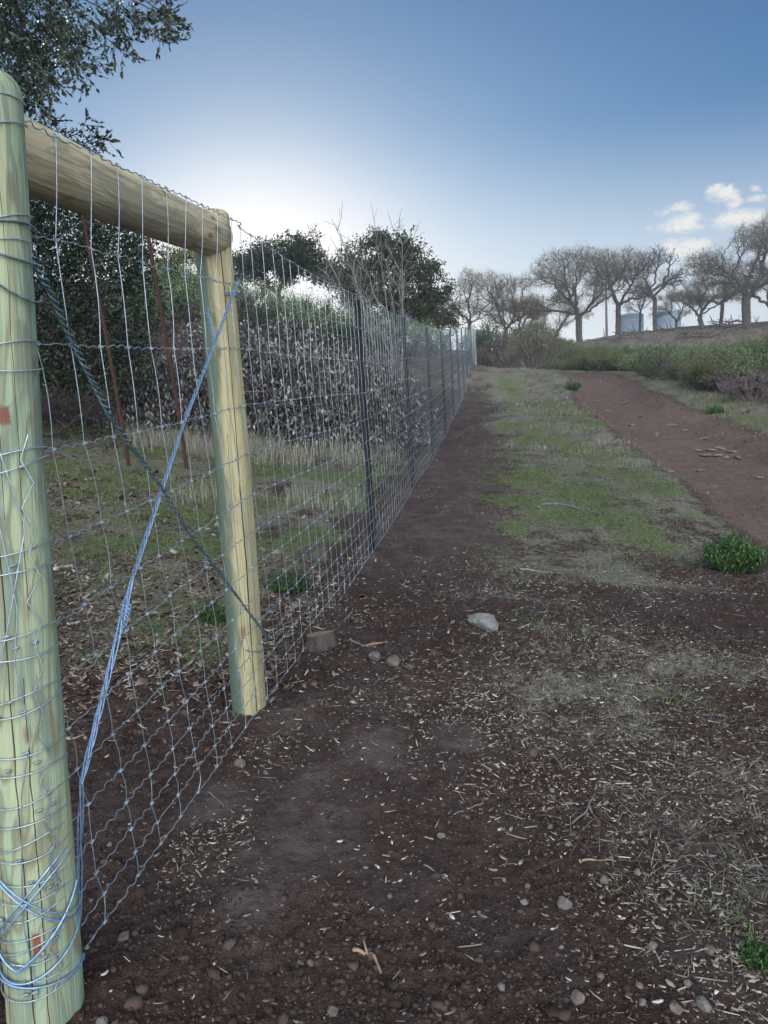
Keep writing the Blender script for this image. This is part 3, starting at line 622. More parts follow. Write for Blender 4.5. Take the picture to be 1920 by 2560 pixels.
# ------------------------------------------------------------------ plants: skeletons by space colonization
def skeleton(base, trunk_h, crown_c, crown_r, n_att=900, step=.25, rs=None, trunk_lean=(0, 0), kill=1.7, infl=9, forks=1, wig=.12, att=None):
    """returns nodes Nx3, parent index; crown_c/crown_r lists of ellipsoids"""
    rs = rs or RS; base = np.array(base, float)
    if att is None:
        att = []
        per = n_att // len(crown_c)
        for c, r in zip(crown_c, crown_r):
            v = rand_unit(per, rs); rad = rs.rand(per) ** (1 / 2.2); att.append(np.array(c) + v * rad[:, None] * np.array(r))
        att = np.concatenate(att)
    nodes = [base]; par = [-1]; nT = max(2, int(trunk_h / step)); d = np.array([trunk_lean[0], trunk_lean[1], 1.0]); d /= np.linalg.norm(d)
    for i in range(nT):
        dd = d + rs.normal(0, wig * .35, 3) * (1, 1, 0); nodes.append(nodes[-1] + dd / np.linalg.norm(dd) * step); par.append(len(nodes) - 2)
    nodes = np.array(nodes)[:]; par = list(par); live = np.ones(len(att), bool)
    D = np.linalg.norm(att[:, None] - nodes[None], axis=2); nearest = D.argmin(1); nd = D.min(1)
    far0 = nd.max() + 1
    for it in range(160):
        act = live & ((nd < infl * step) if it > 40 else (nd < far0))
        if not act.any(): break
        vec = att[act] - nodes[nearest[act]]; vec /= np.linalg.norm(vec, axis=1)[:, None] + 1e-9
        acc = np.zeros_like(nodes); cnt = np.zeros(len(nodes)); np.add.at(acc, nearest[act], vec); np.add.at(cnt, nearest[act], 1)
        k = np.where(cnt > 0)[0]; dr = acc[k] / cnt[k][:, None] + rs.normal(0, wig * 1.6, (len(k), 3)); dr /= np.linalg.norm(dr, axis=1)[:, None] + 1e-9
        new = nodes[k] + dr * step
        n0 = len(nodes); nodes = np.concatenate([nodes, new]); par += list(k)
        la = np.where(live)[0]
        if len(la) == 0: break
        Dn = np.linalg.norm(att[la][:, None] - new[None], axis=2); mi = Dn.argmin(1); md_ = Dn.min(1); better = md_ < nd[la]
        nd[la[better]] = md_[better]; nearest[la[better]] = n0 + mi[better]; live[la[nd[la] < kill * step]] = False
        if len(nodes) > 7000: break
    return nodes, np.array(par)
def pipe_radii(par, tip=.01, ex=2.2, rmax=None):
    n = len(par); acc = np.zeros(n); kids = np.zeros(n, int)
    for i in range(n - 1, 0, -1):
        if kids[i] == 0: acc[i] = tip ** ex
        acc[par[i]] += acc[i]; kids[par[i]] += 1
    if kids[0] == 0: acc[0] = tip ** ex
    r = acc ** (1 / ex)
    if rmax: r = r * 1.0; r = np.minimum(r, rmax)
    return r, kids
def skel_mesh(nodes, par, r, sel, sides=5):
    i = np.where(sel)[0]; i = i[i > 0]; return segs(nodes[par[i]], nodes[i] + (nodes[i] - nodes[par[i]]) * .22, r[par[i]] * .5 + r[i] * .5 if False else r[par[i]].clip(0, None) * 0 + np.minimum(r[par[i]], r[i] * 1.35), r[i], sides)
def twigs(nodes, par, kids, n_per, L, r, rs, gravity=0.0, level2=True, tipsonly=False, sel=None):
    cand = np.where((kids <= (0 if tipsonly else 1)) & (np.arange(len(par)) > 3) if sel is None else sel)[0]
    src = np.repeat(cand, n_per); d0 = nodes[src] - nodes[par[src]]; d0 /= np.linalg.norm(d0, axis=1)[:, None] + 1e-9
    D = d0 * .8 + rand_unit(len(src), rs) * .9; D[:, 2] += .15 - gravity; D /= np.linalg.norm(D, axis=1)[:, None]
    l = L * rs.uniform(.4, 1.2, len(src)); A = nodes[src]; Mid = A + D * l[:, None] * .5; D2 = D + rand_unit(len(src), rs) * .6; D2 /= np.linalg.norm(D2, axis=1)[:, None]
    B = Mid + D2 * l[:, None] * .55
    AA = [A, Mid]; BB = [Mid, B]; RR = [np.full(len(A), r), np.full(len(A), r * .75)]; tips = [B]
    if level2:
        for src2 in (Mid, B):
            D3 = D2 + rand_unit(len(src), rs) * 1.0; D3 /= np.linalg.norm(D3, axis=1)[:, None]; E = src2 + D3 * l[:, None] * .45
            AA.append(src2); BB.append(E); RR.append(np.full(len(A), r * .6)); tips.append(E)
    return np.concatenate(AA), np.concatenate(BB), np.concatenate(RR), np.concatenate(tips)

def bare_oak(name, base, h, w, seed, label, group, lean=(0, 0), fork=.33, tip=.014, natt=420, dense=3, flat=.75, bark='bark_pale', buds=True, lobes=5, trunk_r=None, off=(0, 0), cat='tree', dead=False):
    rs = np.random.RandomState(seed); base = np.array(base, float); C_ = []; R_ = []
    for k in range(lobes + 2):
        a = k * 2 * math.pi / (lobes + 2) + rs.uniform(-.5, .5); q = rs.uniform(.26, .50); zz = rs.uniform(.46, .78)
        C_.append(base + np.array([off[0] + math.cos(a) * q * w, off[1] + math.sin(a) * q * w * .7, h * zz])); rz = rs.uniform(.07, .15); R_.append((w * rs.uniform(.10, .2), w * .16, h * rz))
    for k in range(4):
        a = rs.rand() * 6.28; C_.append(base + np.array([off[0] + math.cos(a) * .17 * w, off[1] + math.sin(a) * .14 * w, h * rs.uniform(.74, .90)])); R_.append((w * rs.uniform(.12, .24), w * .2, h * rs.uniform(.07, .13)))
    st = h / 46
    nodes, par = skeleton(base - np.array([0, 0, .3]), h * (fork + .12), C_, R_, int(natt * 3.6), st, rs, lean, kill=1.6, wig=.22)
    r, kids = pipe_radii(par, tip * h / 10, 2.25, None)
    if trunk_r:
        trunk_r *= .72
        leafn = max(2, (r[1] / (tip * h / 10)) ** 2.25); ex = math.log(leafn) / math.log(trunk_r / (tip * h / 10)); r, kids = pipe_radii(par, tip * h / 10, ex)
    root = empty(name, tuple(base), label, cat, group)
    V, F = skel_mesh(nodes, par, r, np.ones(len(par), bool), 6); child('trunk', V, F, M[bark], root, True)
    if not dead:
        A, B, RR, tips = twigs(nodes, par, kids, dense, h * .055, .007 * h / 10, rs, .0, True, tipsonly=False)
        g = Geo(); g.add(*segs(A, B, RR, RR * .7, 3)); V, F = g.out()
        child('crown', V, F, M['twig'], root)
        if buds:
            V, F = leaves(tips + rs.normal(0, .05, tips.shape), .085 * h / 10, .05 * h / 10, rs=rs); child('buds', V, F, M['bud'], root)
    return root, nodes, r
def leafy_tree(name, base, h, lobes, seed, label, group=None, leaf=.1, nleaf=9000, mat='oakleaf_far', bark='bark', trunk_h=None, natt=350, clump=.35, tip=.02, lean=(0, 0), leafw=.55, droop=0.0, cat='tree', stepf=26, surf=.0):
    """lobes: list of (dx,dy,z,rx,ry,rz) relative to base"""
    rs = np.random.RandomState(seed); base = np.array(base, float)
    C_ = [base + np.array(l[:3]) for l in lobes]; R_ = [l[3:] for l in lobes]
    nodes, par = skeleton(base - np.array([0, 0, .3]), trunk_h or h * .25, C_, R_, natt, h / stepf, rs, lean, kill=1.6, wig=.14)
    r, kids = pipe_radii(par, tip, 2.3)
    root = empty(name, tuple(base), label, cat, group)
    V, F = skel_mesh(nodes, par, r, np.ones(len(par), bool), 6); child('trunk', V, F, M[bark], root, True)
    cand = nodes[(kids <= 1) & (np.arange(len(par)) > h * .25 / (h / stepf) + 4)]
    cl = cand[rs.randint(0, len(cand), max(40, nleaf // 14))] + rs.normal(0, clump * .8, (max(40, nleaf // 14), 3))
    pick = rs.randint(0, len(cl), nleaf); C = cl[pick] + rs.normal(0, clump * .42, (nleaf, 3)) * (1, 1, .8)
    V, F = leaves(C, leaf, leaf * leafw, up=.4, droop=droop, rs=rs); child('crown', V, F, M[mat], root)
    return root

def shrub(name, x, y, w, h, seed, label, group=None, mat='scrub', n=1500, leaf=.06, cat='bush', stems=26, lean=0.0, stemmat='mauve', jag=.35, lw=.45):
    rs = np.random.RandomState(seed); z = h1(x, y) - .03; root = empty(name, (x, y, z), label, cat, group)
    k = stems; a = rs.rand(k) * 2 * math.pi; q = np.sqrt(rs.rand(k)); tipp = np.stack([np.cos(a) * q * w * .5 + lean * h, np.sin(a) * q * w * .45, h * (1 - .45 * q * q) * rs.uniform(.65, 1.08, k)], -1)
    A0 = np.stack([np.cos(a) * q * w * .12, np.sin(a) * q * w * .12, 0 * a], -1); mid = A0 * .5 + tipp * .5 + rs.normal(0, .05 * w, (k, 3)); mid[:, 2] = np.abs(mid[:, 2])
    AA = [A0, mid]; BB = [mid, tipp]
    base_ = root.location; o3 = np.array(base_)
    s1 = rs.randint(0, k, k * 6); u = rs.uniform(.1, 1, k * 6)[:, None]; P = mid[s1] * (1 - u) + tipp[s1] * u; E = P + (rand_unit(k * 6, rs) + (0, 0, .6)) * w * .12; AA.append(P); BB.append(E)
    V, F = segs(np.concatenate(AA) + o3, np.concatenate(BB) + o3, .006 + .004 * w, .004, 3); child('stems', V, F, M[stemmat], root)
    s2 = rs.randint(0, len(E), n); u2 = rs.uniform(0, 1.1, n)[:, None]; C = P[s2] * (1 - u2) + E[s2] * u2 + rs.normal(0, .035 * w, (n, 3))
    C[:, 2] = np.abs(C[:, 2]) + .02
    V, F = leaves(C + o3, leaf, leaf * lw, up=.5, rs=rs, dirs=np.tile((0, 0, .6), (n, 1))); child('foliage', V, F, M[mat], root)
    return root
def copy_tree(o, parent=None):
    c = o.copy(); COL.objects.link(c); c.parent = parent
    for ch in [q for q in bpy.data.objects if q.parent == o]: copy_tree(ch, c)
    return c
def kids_of(o): return [q for q in bpy.data.objects if q.parent == o]
import time; T0 = time.time()

# --- left: big live oak behind the fence, with a branch hanging into the top of the picture
def left_oak():
    rs = np.random.RandomState(3); bx, by = -5.6, 11.2; base = np.array([bx, by, h1(bx, by)])
    root = empty('live_oak', tuple(base), 'large dark live oak behind the near post, its branch hanging over the top left corner', 'tree')
    C_ = []; R_ = []
    for px, py, Y, rx, ry, rz in ((150, 640, 10.5, 1.5, 1.6, 1.2), (120, 900, 10.8, 1.5, 1.3, 1.1), (250, 760, 11, .95, 1.2, 1.2), (-60, 440, 10, 1.1, 1.6, 1.0), (290, 620, 11.2, .55, .8, .55), (230, 950, 11.2, .8, .9, .8),
                                  (-150, 700, 10, 1.6, 1.6, 2.0), (110, 480, 10.5, .85, 1.2, .72), (30, 10, 8.2, .8, 1.0, .36), (-90, 130, 8.2, .8, 1.0, .7), (10, 170, 8.6, .22, .4, .22)):
        C_.append(at(px, py, Y)); R_.append((rx, ry, rz))
    nodes, par = skeleton(base - (0, 0, .3), 1.2, C_, R_, 1500, .19, rs, (-.25, -.1), kill=1.5, wig=.15)
    # hanging sprays over the corner
    r, kids = pipe_radii(par, .008, 2.1)
    V, F = skel_mesh(nodes, par, r, np.ones(len(par), bool), 6); child('trunk', V, F, M['bark'], root, True)
    i = np.where((kids <= 1) & (nodes[:, 2] > base[2] + .5))[0]
    n1 = 62000; c = nodes[i[rs.randint(0, len(i), 3600)]] + rs.normal(0, .12, (3600, 3)); C = c[rs.randint(0, 3600, n1)] + rs.normal(0, .085, (n1, 3))
    V, F = leaves(C, .062, .030, up=.2, droop=.25, rs=rs); child('crown', V, F, M['oakleaf'], root)
    # drooping twigs with leaf sprays
    g = Geo(); LC = []; LD = []
    sprays = [((250, -20), (420, 110)), ((200, 30), (310, 132)), ((330, 0), (438, 82)), ((150, 60), (195, 195)), ((100, 80), (228, 205)), ((170, 90), (250, 160)), ((20, 120), (75, 250)), ((60, 150), (120, 225)),
              ((300, -30), (340, 60)), ((390, -20), (425, 30)), ((240, 20), (330, 110)), ((60, 60), (150, 215)), ((0, 60), (100, 160)), ((120, 0), (240, 70)), ((330, 10), (400, 95)), ((20, 180), (110, 290)),
              ((180, -20), (300, 40)), ((60, -20), (180, 60)), ((-20, 20), (60, 120)), ((270, 0), (290, 100)), ((130, 30), (180, 130)), ((350, -10), (440, 50)),
              ((130, 350), (215, 298)), ((150, 370), (270, 350)), ((100, 330), (140, 285)), ((200, 370), (255, 345)), ((30, 200), (95, 250)), ((60, 190), (110, 240))]
    for (a, b3) in sprays:
        hang = a[1] < 240; Y = rs.uniform(7.3, 8.6) if hang else 9.6
        A = at(*a, Y + .2); B = at(*b3, Y); m_ = (A + B) / 2 + rs.normal(0, .07, 3); u = np.linspace(0, 1, 12)[:, None]
        P = A * (1 - u) ** 2 + 2 * m_ * u * (1 - u) + B * u ** 2; g.add(*tube(P, np.linspace(.008, .0022, 12), 4))
        for k in range(3, 12):
            for q in range(2):
                dv = (B - A) / np.linalg.norm(B - A) * .5 + rand_unit(1, rs)[0] * .9; dv[2] -= .2; E = P[k] + dv / np.linalg.norm(dv) * rs.uniform(.08, .24); g.add(*tube([P[k], (P[k] + E) / 2 + rs.normal(0, .01, 3), E], [.003, .0022, .0015], 3))
                m2 = 8; uu = rs.uniform(.25, 1.05, m2)[:, None]; LC.append(P[k] * (1 - uu) + E * uu); LD.append(np.tile(dv, (m2, 1)))
    V, F = g.out(); child('twigs', V, F, M['bark'], root, True)
    LC = np.concatenate(LC); LD = np.concatenate(LD); V, F = leaves(LC, .058, .024, up=.2, rs=rs, dirs=LD, fold=.3); child('leaf_sprays', V, F, M['oakleaf'], root)
left_oak()
print('oak', time.time() - T0)

# --- brush pile of cut leafy branches behind the fence
def brush_pile():
    rs = np.random.RandomState(21); lumps = []
    for px, py, Y, rx, ry, rz in ((480, 1080, 13, 1.0, .9, 1.25), (640, 1085, 12.9, 1.1, .9, 1.75), (780, 1090, 13.0, 1.0, .9, 1.7), (900, 1090, 13.4, .85, .9, 1.5), (980, 1060, 13.8, .7, .9, 1.3), (400, 1080, 12.4, .7, .7, .9), (560, 1070, 14.2, 1.4, 1., 1.9), (740, 1060, 14.6, 1.5, 1, 1.9)):
        p = at(px, py, Y); lumps.append((p[0], p[1], h1(p[0], p[1]), rx, ry, rz))
    base = np.array([lumps[2][0], lumps[2][1], lumps[2][2]])
    root = empty('brush_pile', tuple(base), 'long heap of cut branches with curled dead leaves behind the wire', 'brush pile')
    def surf(n, lo=.55, hi=1.05):
        l = np.array(lumps)[rs.randint(0, len(lumps), n)]; v = rand_unit(n, rs); v[:, 2] = np.abs(v[:, 2]); k = rs.uniform(lo, hi, n)[:, None]
        return l[:, :3] + v * l[:, 3:] * k, v
    g = Geo(); A, v = surf(3600, .6, 1.04); D = rand_unit(3600, rs) * (1, 1, .7) + np.array([.25, -.2, .1]); B = A + D * rs.uniform(.2, .7, 3600)[:, None]; B[:, 2] = np.maximum(B[:, 2], base[2] - .3)
    g.add(*segs(A, B, .007, .003, 3))
    for k in range(80):
        a, v1 = surf(1, .7, 1.05); d = rand_unit(1, rs)[0] * (1.1, .8, .25)
        if a[0][0] + max(d[0], 0) * 1.3 > fence_x(a[0][1]) - .5: continue
        P = [a[0], a[0] + d * .6 + rs.normal(0, .06, 3), a[0] + d * 1.2 + rs.normal(0, .1, 3)]; g.add(*tube(P, [.022, .016, .008], 5))
    V, F = g.out(); child('branches', V, F, M['pilestick'], root)
    C, v = surf(30000, .55, 1.04); cl, v2 = surf(1700, .7, 1.06); C[12000:] = cl[rs.randint(0, 1700, 18000)] + rs.normal(0, .075, (18000, 3))
    V, F = leaves(C, .092, .040, up=.1, droop=1.4, rs=rs, fold=.3); child('dead_leaves', V, F, M['deadleaf'], root)
brush_pile()
# --- bare sapling clump
def sapling(name, px, py, Y, tipsl, seed, label):
    rs = np.random.RandomState(seed); p = at(px, py, Y); z = h1(p[0], p[1]); base = np.array([p[0], p[1], z]); root = empty(name, tuple(base), label, 'sapling', 'bare saplings behind the brush pile')
    g = Geo(); tw = Geo()
    for (tx, ty) in tipsl:
        T = at(tx, ty, Y + rs.uniform(-.4, .4)); b0 = base + rs.normal(0, .12, 3) * (1, 1, 0); u = np.linspace(0, 1, 14)[:, None]; m_ = b0 * .5 + T * .5 + np.array([.15, 0, .25])
        P = b0 * (1 - u) ** 2 + 2 * m_ * u * (1 - u) + T * u ** 2 + rs.normal(0, .012, (14, 3)); g.add(*tube(P, np.linspace(.019, .005, 14), 5))
        for k in range(5, 14):
            for q in range(2):
                d = (P[-1] - P[0]) / np.linalg.norm(P[-1] - P[0]) + rand_unit(1, rs)[0] * .75; E = P[k] + d * rs.uniform(.15, .55); tw.add(*tube([P[k], (P[k] + E) / 2 + rs.normal(0, .02, 3), E], [.008, .006, .003], 3))
                E2 = E - d * .15 + rand_unit(1, rs)[0] * .25; tw.add(*tube([(P[k] + E) / 2, E2], [.005, .003], 3))
    V, F = g.out(); child('trunk', V, F, M['stem'], root, True); V, F = tw.out(); child('twigs', V, F, M['stem'], root)
sapling('bare_sapling', 1010, 1000, 15.5, ((900, 640), (965, 655), (880, 690), (940, 600), (1000, 700)), 4, 'thicker clump of pale bare saplings before the dark oak')
sapling('bare_sapling', 975, 990, 15.0, ((790, 600), (842, 575), (870, 640), (820, 680), (1000, 575)), 6, 'thin leftmost fan of pale bare stems reaching over the wire')
print('pile', time.time() - T0)

# --- evergreen trees and bushes on the slope behind the pile
def tree_at(px, py, Y): p = at(px, py, Y); return (p[0], p[1], h1(p[0], p[1]))
b0 = tree_at(700, 800, 44)
def lob(b0, L): 
    out = []
    for px, py, Y, rx, ry, rz in L: p = at(px, py, Y); out.append((p[0] - b0[0], p[1] - b0[1], p[2] - b0[2], rx, ry, rz))
    return out
leafy_tree('live_oak', b0, 6, lob(b0, ((640, 650, 44, 1.0, 1.3, .75), (700, 640, 44, 1.4, 1.5, .9), (760, 645, 44, 1.3, 1.5, .85), (810, 680, 44, .9, 1.2, .7), (600, 680, 44, .8, 1, .7), (850, 700, 44, .8, .9, .6), (745, 620, 44, .7, .8, .5))), 31,
           'low dark live oak on the slope seen through the wire right of the second post', leaf=.17, nleaf=16000, clump=.3, natt=420, tip=.025)
b0 = tree_at(985, 850, 36)
leafy_tree('live_oak', b0, 6, lob(b0, ((900, 660, 36, .9, 1, .8), (950, 630, 36, .9, 1, .9), (1000, 640, 36, 1., 1, .95), (1050, 690, 36, .9, 1, .9), (1090, 740, 36, .75, 1, .6), (960, 720, 36, 1.3, 1.2, .9), (1040, 770, 36, 1., 1, .7), (1010, 600, 36, .4, .5, .35), (880, 720, 36, .7, .9, .7), (950, 595, 36, .5, .5, .3), (900, 780, 36, .6, .8, .5))), 33,
           'tall rounded live oak standing in the middle beyond the fence', leaf=.15, nleaf=21000, clump=.26, natt=700, tip=.018)
b0 = tree_at(430, 780, 34)
leafy_tree('live_oak', b0, 5, lob(b0, ((470, 640, 34, .7, .8, .5), (420, 660, 34, .8, .8, .6), (540, 690, 34, .5, .8, .6), (520, 650, 34, .35, .5, .4), (380, 720, 34, .7, .8, .6), (500, 720, 34, .5, .7, .4))), 35,
           'loose leafed tree against the bright sky under the brace rail', leaf=.12, nleaf=7500, clump=.28, natt=300, tip=.014, mat='scrub_olive')
b0 = tree_at(1090, 800, 52)
leafy_tree('live_oak', b0, 5, lob(b0, ((1090, 790, 52, 1.2, 1, .8), (1120, 800, 52, 1., 1, .7), (1060, 780, 52, 1.2, 1, .9))), 36, 'small dark tree behind the far end of the wire mesh', leaf=.18, nleaf=4500, clump=.35, natt=160)
gS = 'green bushes on the slope behind the brush pile'
rsx = np.random.RandomState(50)
for k, (px, py, Y, w, h) in enumerate(((390, 800, 24, 2.2, 1.3), (440, 775, 27, 2.6, 1.5), (500, 790, 25, 2.3, 1.3), (560, 785, 26, 2.4, 1.2), (630, 800, 24, 2.4, 1.3), (700, 800, 25, 2.4, 1.2), (770, 812, 25, 2.2, 1.1), (840, 820, 26, 2.4, 1.2), (900, 830, 27, 2.2, 1.3), (350, 790, 22, 1.8, 1.2),
                                       (520, 755, 31, 2.8, 1.5), (610, 755, 32, 3, 1.6), (700, 770, 32, 3., 1.4), (790, 785, 32, 3, 1.5), (870, 800, 32, 2.8, 1.4), (450, 745, 31, 2.6, 1.5), (960, 850, 30, 2.2, 1.6), (1010, 870, 31, 2, 1.5), (1060, 880, 34, 2, 1.6), (1100, 890, 38, 2, 1.5), (380, 750, 28, 2.2, 1.6))):
    p = at(px, py, Y); shrub('bush', p[0], p[1], w, h, 100 + k, 'rounded green bush on the slope above the brush pile', gS, 'scrub_dark' if k % 3 == 1 else 'scrub', 2600, .075, stemmat='twig')
# olive dry shrubs on the ridge of the pile
for k, (px, Y) in enumerate(((650, 16.5), (760, 17), (850, 17.5), (560, 17), (940, 19))):
    p = at(px, 860, Y); shrub('bush', p[0], p[1], 1.5, 1.0, 140 + k, 'dry olive brown shrub just above the brush pile', 'dry shrubs above the brush pile', 'scrub_olive', 1300, .045, stemmat='stem')

# --- end of the fence: bushes
gE = 'dense bushes past the end of the fence'
for k, (px, Y, w, h, mt) in enumerate(((1215, 44, 2.6, 2.2, 'scrub_dark'), (1250, 43, 2.6, 1.9, 'mauve'), (1285, 46, 2.6, 2.6, 'scrub_dark'), (1330, 47, 2.4, 2.6, 'scrub_dark'), (1230, 48, 3, 2.8, 'scrub_dark'), (1370, 50, 2.5, 2.4, 'scrub_dark'), (1190, 46, 2.4, 2.0, 'scrub_dark'))):
    p = at(px, 940, Y); lab = 'dry mauve bush past the end post' if mt == 'mauve' else 'dense dark green bush past the end post'
    shrub('bush', p[0], p[1], w, h, 160 + k, lab, None if mt == 'mauve' else gE, mt, 2600, .10, stemmat='twig')
p = at(1335, 960, 33.5); shrub('broom_bush', p[0] - .1, p[1], 3.0, 2.0, 171, 'broad olive broom bush between the end post and the dirt track', None, 'scrub_olive', 7000, .06, stems=60, stemmat='mauve', lw=.25)
p = at(1290, 960, 34); shrub('broom_bush', p[0] - .3, p[1], 1.6, .7, 172, 'low mauve dry shrub at the foot of the broom bush', None, 'mauve', 1500, .05, stems=40, lw=.2)
# --- scrub right of the track
gR = 'green scrub bushes along the right side of the dirt track'; gM = 'dry mauve brush edging the dirt track'
protos = []
for k in range(5): protos.append(shrub('scrub_bush', 9 + k * 2, 22, (2.2, 1.7, 2.0, 2.6, 2.0)[k], (1.15, .8, 1.0, .9, 1.3)[k], 200 + k, 'leafy green scrub bush right of the dirt track', gR, ('scrub', 'scrub', 'scrub_dark', 'scrub', 'scrub_olive')[k], 6500, .048, stems=40, stemmat='twig', lw=.32))
mp_ = [shrub('dry_brush', 9 + k * 2, 20, 1.3, .6, 230 + k, 'low dry mauve brush at the edge of the scrub', gM, 'mauve', 1500, .05, stems=34, lw=.2) for k in range(2)]
rsx = np.random.RandomState(61); spots = []
for Y in np.arange(15.5, 53, 1.35):
    xr = np.interp(Y, ROADC[:, 1], ROADC[:, 0]) + 1.2 + 1.15
    if Y > 31: xr = 9.7 + (Y - 31) * .03
    xmax = .54 * Y + 3 if Y < 53 else 0; x = xr + rsx.uniform(0, .8) + (1.6 if Y < 19 else 0)
    while x < xmax: spots.append((x + rsx.normal(0, .25), Y + rsx.normal(0, .3))); x += rsx.uniform(1.3, 1.8) * (1 + max(0, Y - 25) * .02)
for Y in np.arange(54, 68, 2.2):
    for x in np.arange(.185 * Y, .262 * Y + (Y < 57) * 14, 1.9): spots.append((x + rsx.normal(0, .4), Y + rsx.normal(0, .5)))
used = [0] * 5
for n, (x, y) in enumerate(spots):
    k = rsx.randint(0, 5); o = protos[k] if not used[k] else copy_tree(protos[k]); used[k] = 1
    sc = rsx.uniform(.8, 1.5); o.location = (x, y, h1(x, y) - .05); o.rotation_euler = (0, 0, rsx.rand() * 6.28); o.scale = (sc * 1.1, sc * 1.1, sc * rsx.uniform(.7, 1.0) * (.7 if y > 24 else 1))
um = [0, 0]
for Y in np.arange(12.5, 33, 1.0):
    xr = np.interp(Y, ROADC[:, 1], ROADC[:, 0]) + 1.2 + (1.5 if Y > 16 else 2.0) + rsx.uniform(-.3, .5); k = rsx.randint(0, 2)
    o = mp_[k] if not um[k] else copy_tree(mp_[k]); um[k] = 1; sc = rsx.uniform(.7, 1.2); o.location = (xr, Y, h1(xr, Y) - .03); o.rotation_euler = (0, 0, rsx.rand() * 6); o.scale = (sc,) * 3
print('scrub', len(spots), time.time() - T0)

# --- oaks on the crest
gO = 'bare oaks on the skyline'
def oak_px(px, yb, yt, wpx, Y, seed, label, **k):
    p = at(px, yb, Y); z = min(h1(p[0], p[1]), p[2] + .5); top = at(px, yt, Y)[2]; h = top - z
    return bare_oak('bare_oak', (p[0], p[1], z), h, 1.15 * wpx * Y / F_PX, seed, label, None, **k)
oak_px(1449, 870, 618, 290, 72, 301, 'broad bare oak with mistletoe at the left of the hilltop group', fork=.22, natt=560, dense=3, trunk_r=.42)
oak_px(1543, 845, 607, 240, 74, 302, 'tall bare oak just left of the grey water tank', fork=.25, natt=480, dense=3, off=(.6, 0), trunk_r=.34)
oak_px(1637, 842, 610, 150, 72, 303, 'gaunt dead tree with twisted limbs in front of the tanks', fork=.3, natt=90, dense=1, off=(.4, 0), buds=False, trunk_r=.26, tip=.03)
oak_px(1762, 845, 690, 200, 70, 304, 'low leaning bare oak right of the tanks', fork=.2, natt=330, dense=3, lean=(-.3, 0), trunk_r=.3)
oak_px(1800, 812, 655, 150, 78, 305, 'slender pale oak behind the low leaning oak', fork=.3, natt=300, dense=3, lean=(.1, 0), trunk_r=.25)
oak_px(1868, 842, 545, 300, 68, 306, 'huge bare oak with a thick forked trunk at the right edge', fork=.2, natt=620, dense=3, trunk_r=.5, lean=(-.05, 0))
oak_px(1935, 850, 640, 200, 69, 307, 'thick limbed bare oak half cut by the right edge of the view', fork=.2, natt=300, dense=3, trunk_r=.4)
oak_px(1255, 850, 668, 190, 60, 308, 'bare oak with twisting limbs right behind the fence end', fork=.2, natt=420, dense=3, lean=(.15, 0), trunk_r=.22)
oak_px(1175, 850, 672, 150, 62, 309, 'thin bare oak rising over the far fence posts', fork=.25, natt=330, dense=3, trunk_r=.18)
oak_px(1310, 860, 735, 150, 58, 310, 'small bare oak above the dark bushes', fork=.2, natt=260, dense=3, trunk_r=.16)
oak_px(1385, 880, 755, 180, 66, 311, 'low spreading bare tree under the broad oak', fork=.12, natt=300, dense=3, trunk_r=.2)
oak_px(1600, 850, 690, 90, 76, 312, 'thin crooked bare tree between the tall oak and the tanks', fork=.3, natt=110, dense=3, trunk_r=.16)
oak_px(1690, 835, 720, 130, 80, 313, 'faint bare oak behind the right tank', fork=.2, natt=220, dense=3, trunk_r=.16)
print('oaks', time.time() - T0)
# mistletoe balls in the broad oak
for px, py in ((1397, 740), (1412, 712)):
    c = at(px, py, 71); rs = np.random.RandomState(px); V, F = leaves(c + rs.normal(0, .32, (900, 3)) * (1, 1, 1.1), .16, .06, rs=rs, droop=.3); o = mesh_obj('mistletoe', V, F, M['scrub_dark'], loc=tuple(c))
    tag(o, 'lower clump of mistletoe hanging in the broad oak' if py > 730 else 'upper clump of mistletoe in the broad oak', 'mistletoe')
# fallen limbs on the hillside
gL = 'dead limbs lying on the hillside'
for k in range(16):
    rs = np.random.RandomState(400 + k); px = rs.uniform(1540, 1900); Y = rs.uniform(62, 73); x = (px - 960) / F_PX * Y; z = h1(x, Y); g = Geo()
    P = [np.array([x, Y, z + .15])]; d = np.array([rs.choice([-1, 1]) * 1.0, rs.normal(0, .3), .05])
    for q in range(6): P.append(P[-1] + d * .45 + rs.normal(0, .12, 3)); 
    P = np.array(P); g.add(*tube(P, np.linspace(.10, .03, 7), 5))
    for q in range(5): i = rs.randint(1, 6); E = P[i] + rand_unit(1, rs)[0] * .7 + (0, 0, .3); g.add(*tube([P[i], (P[i] + E) / 2 + rs.normal(0, .08, 3), E], [.05, .035, .015], 4))
    V, F = g.out(); o = mesh_obj('fallen_limb', V, F, M['bark'], smooth=True, loc=tuple(P[0])); tag(o, 'dead limb lying on the brown hillside below the oaks', 'branch', gL)

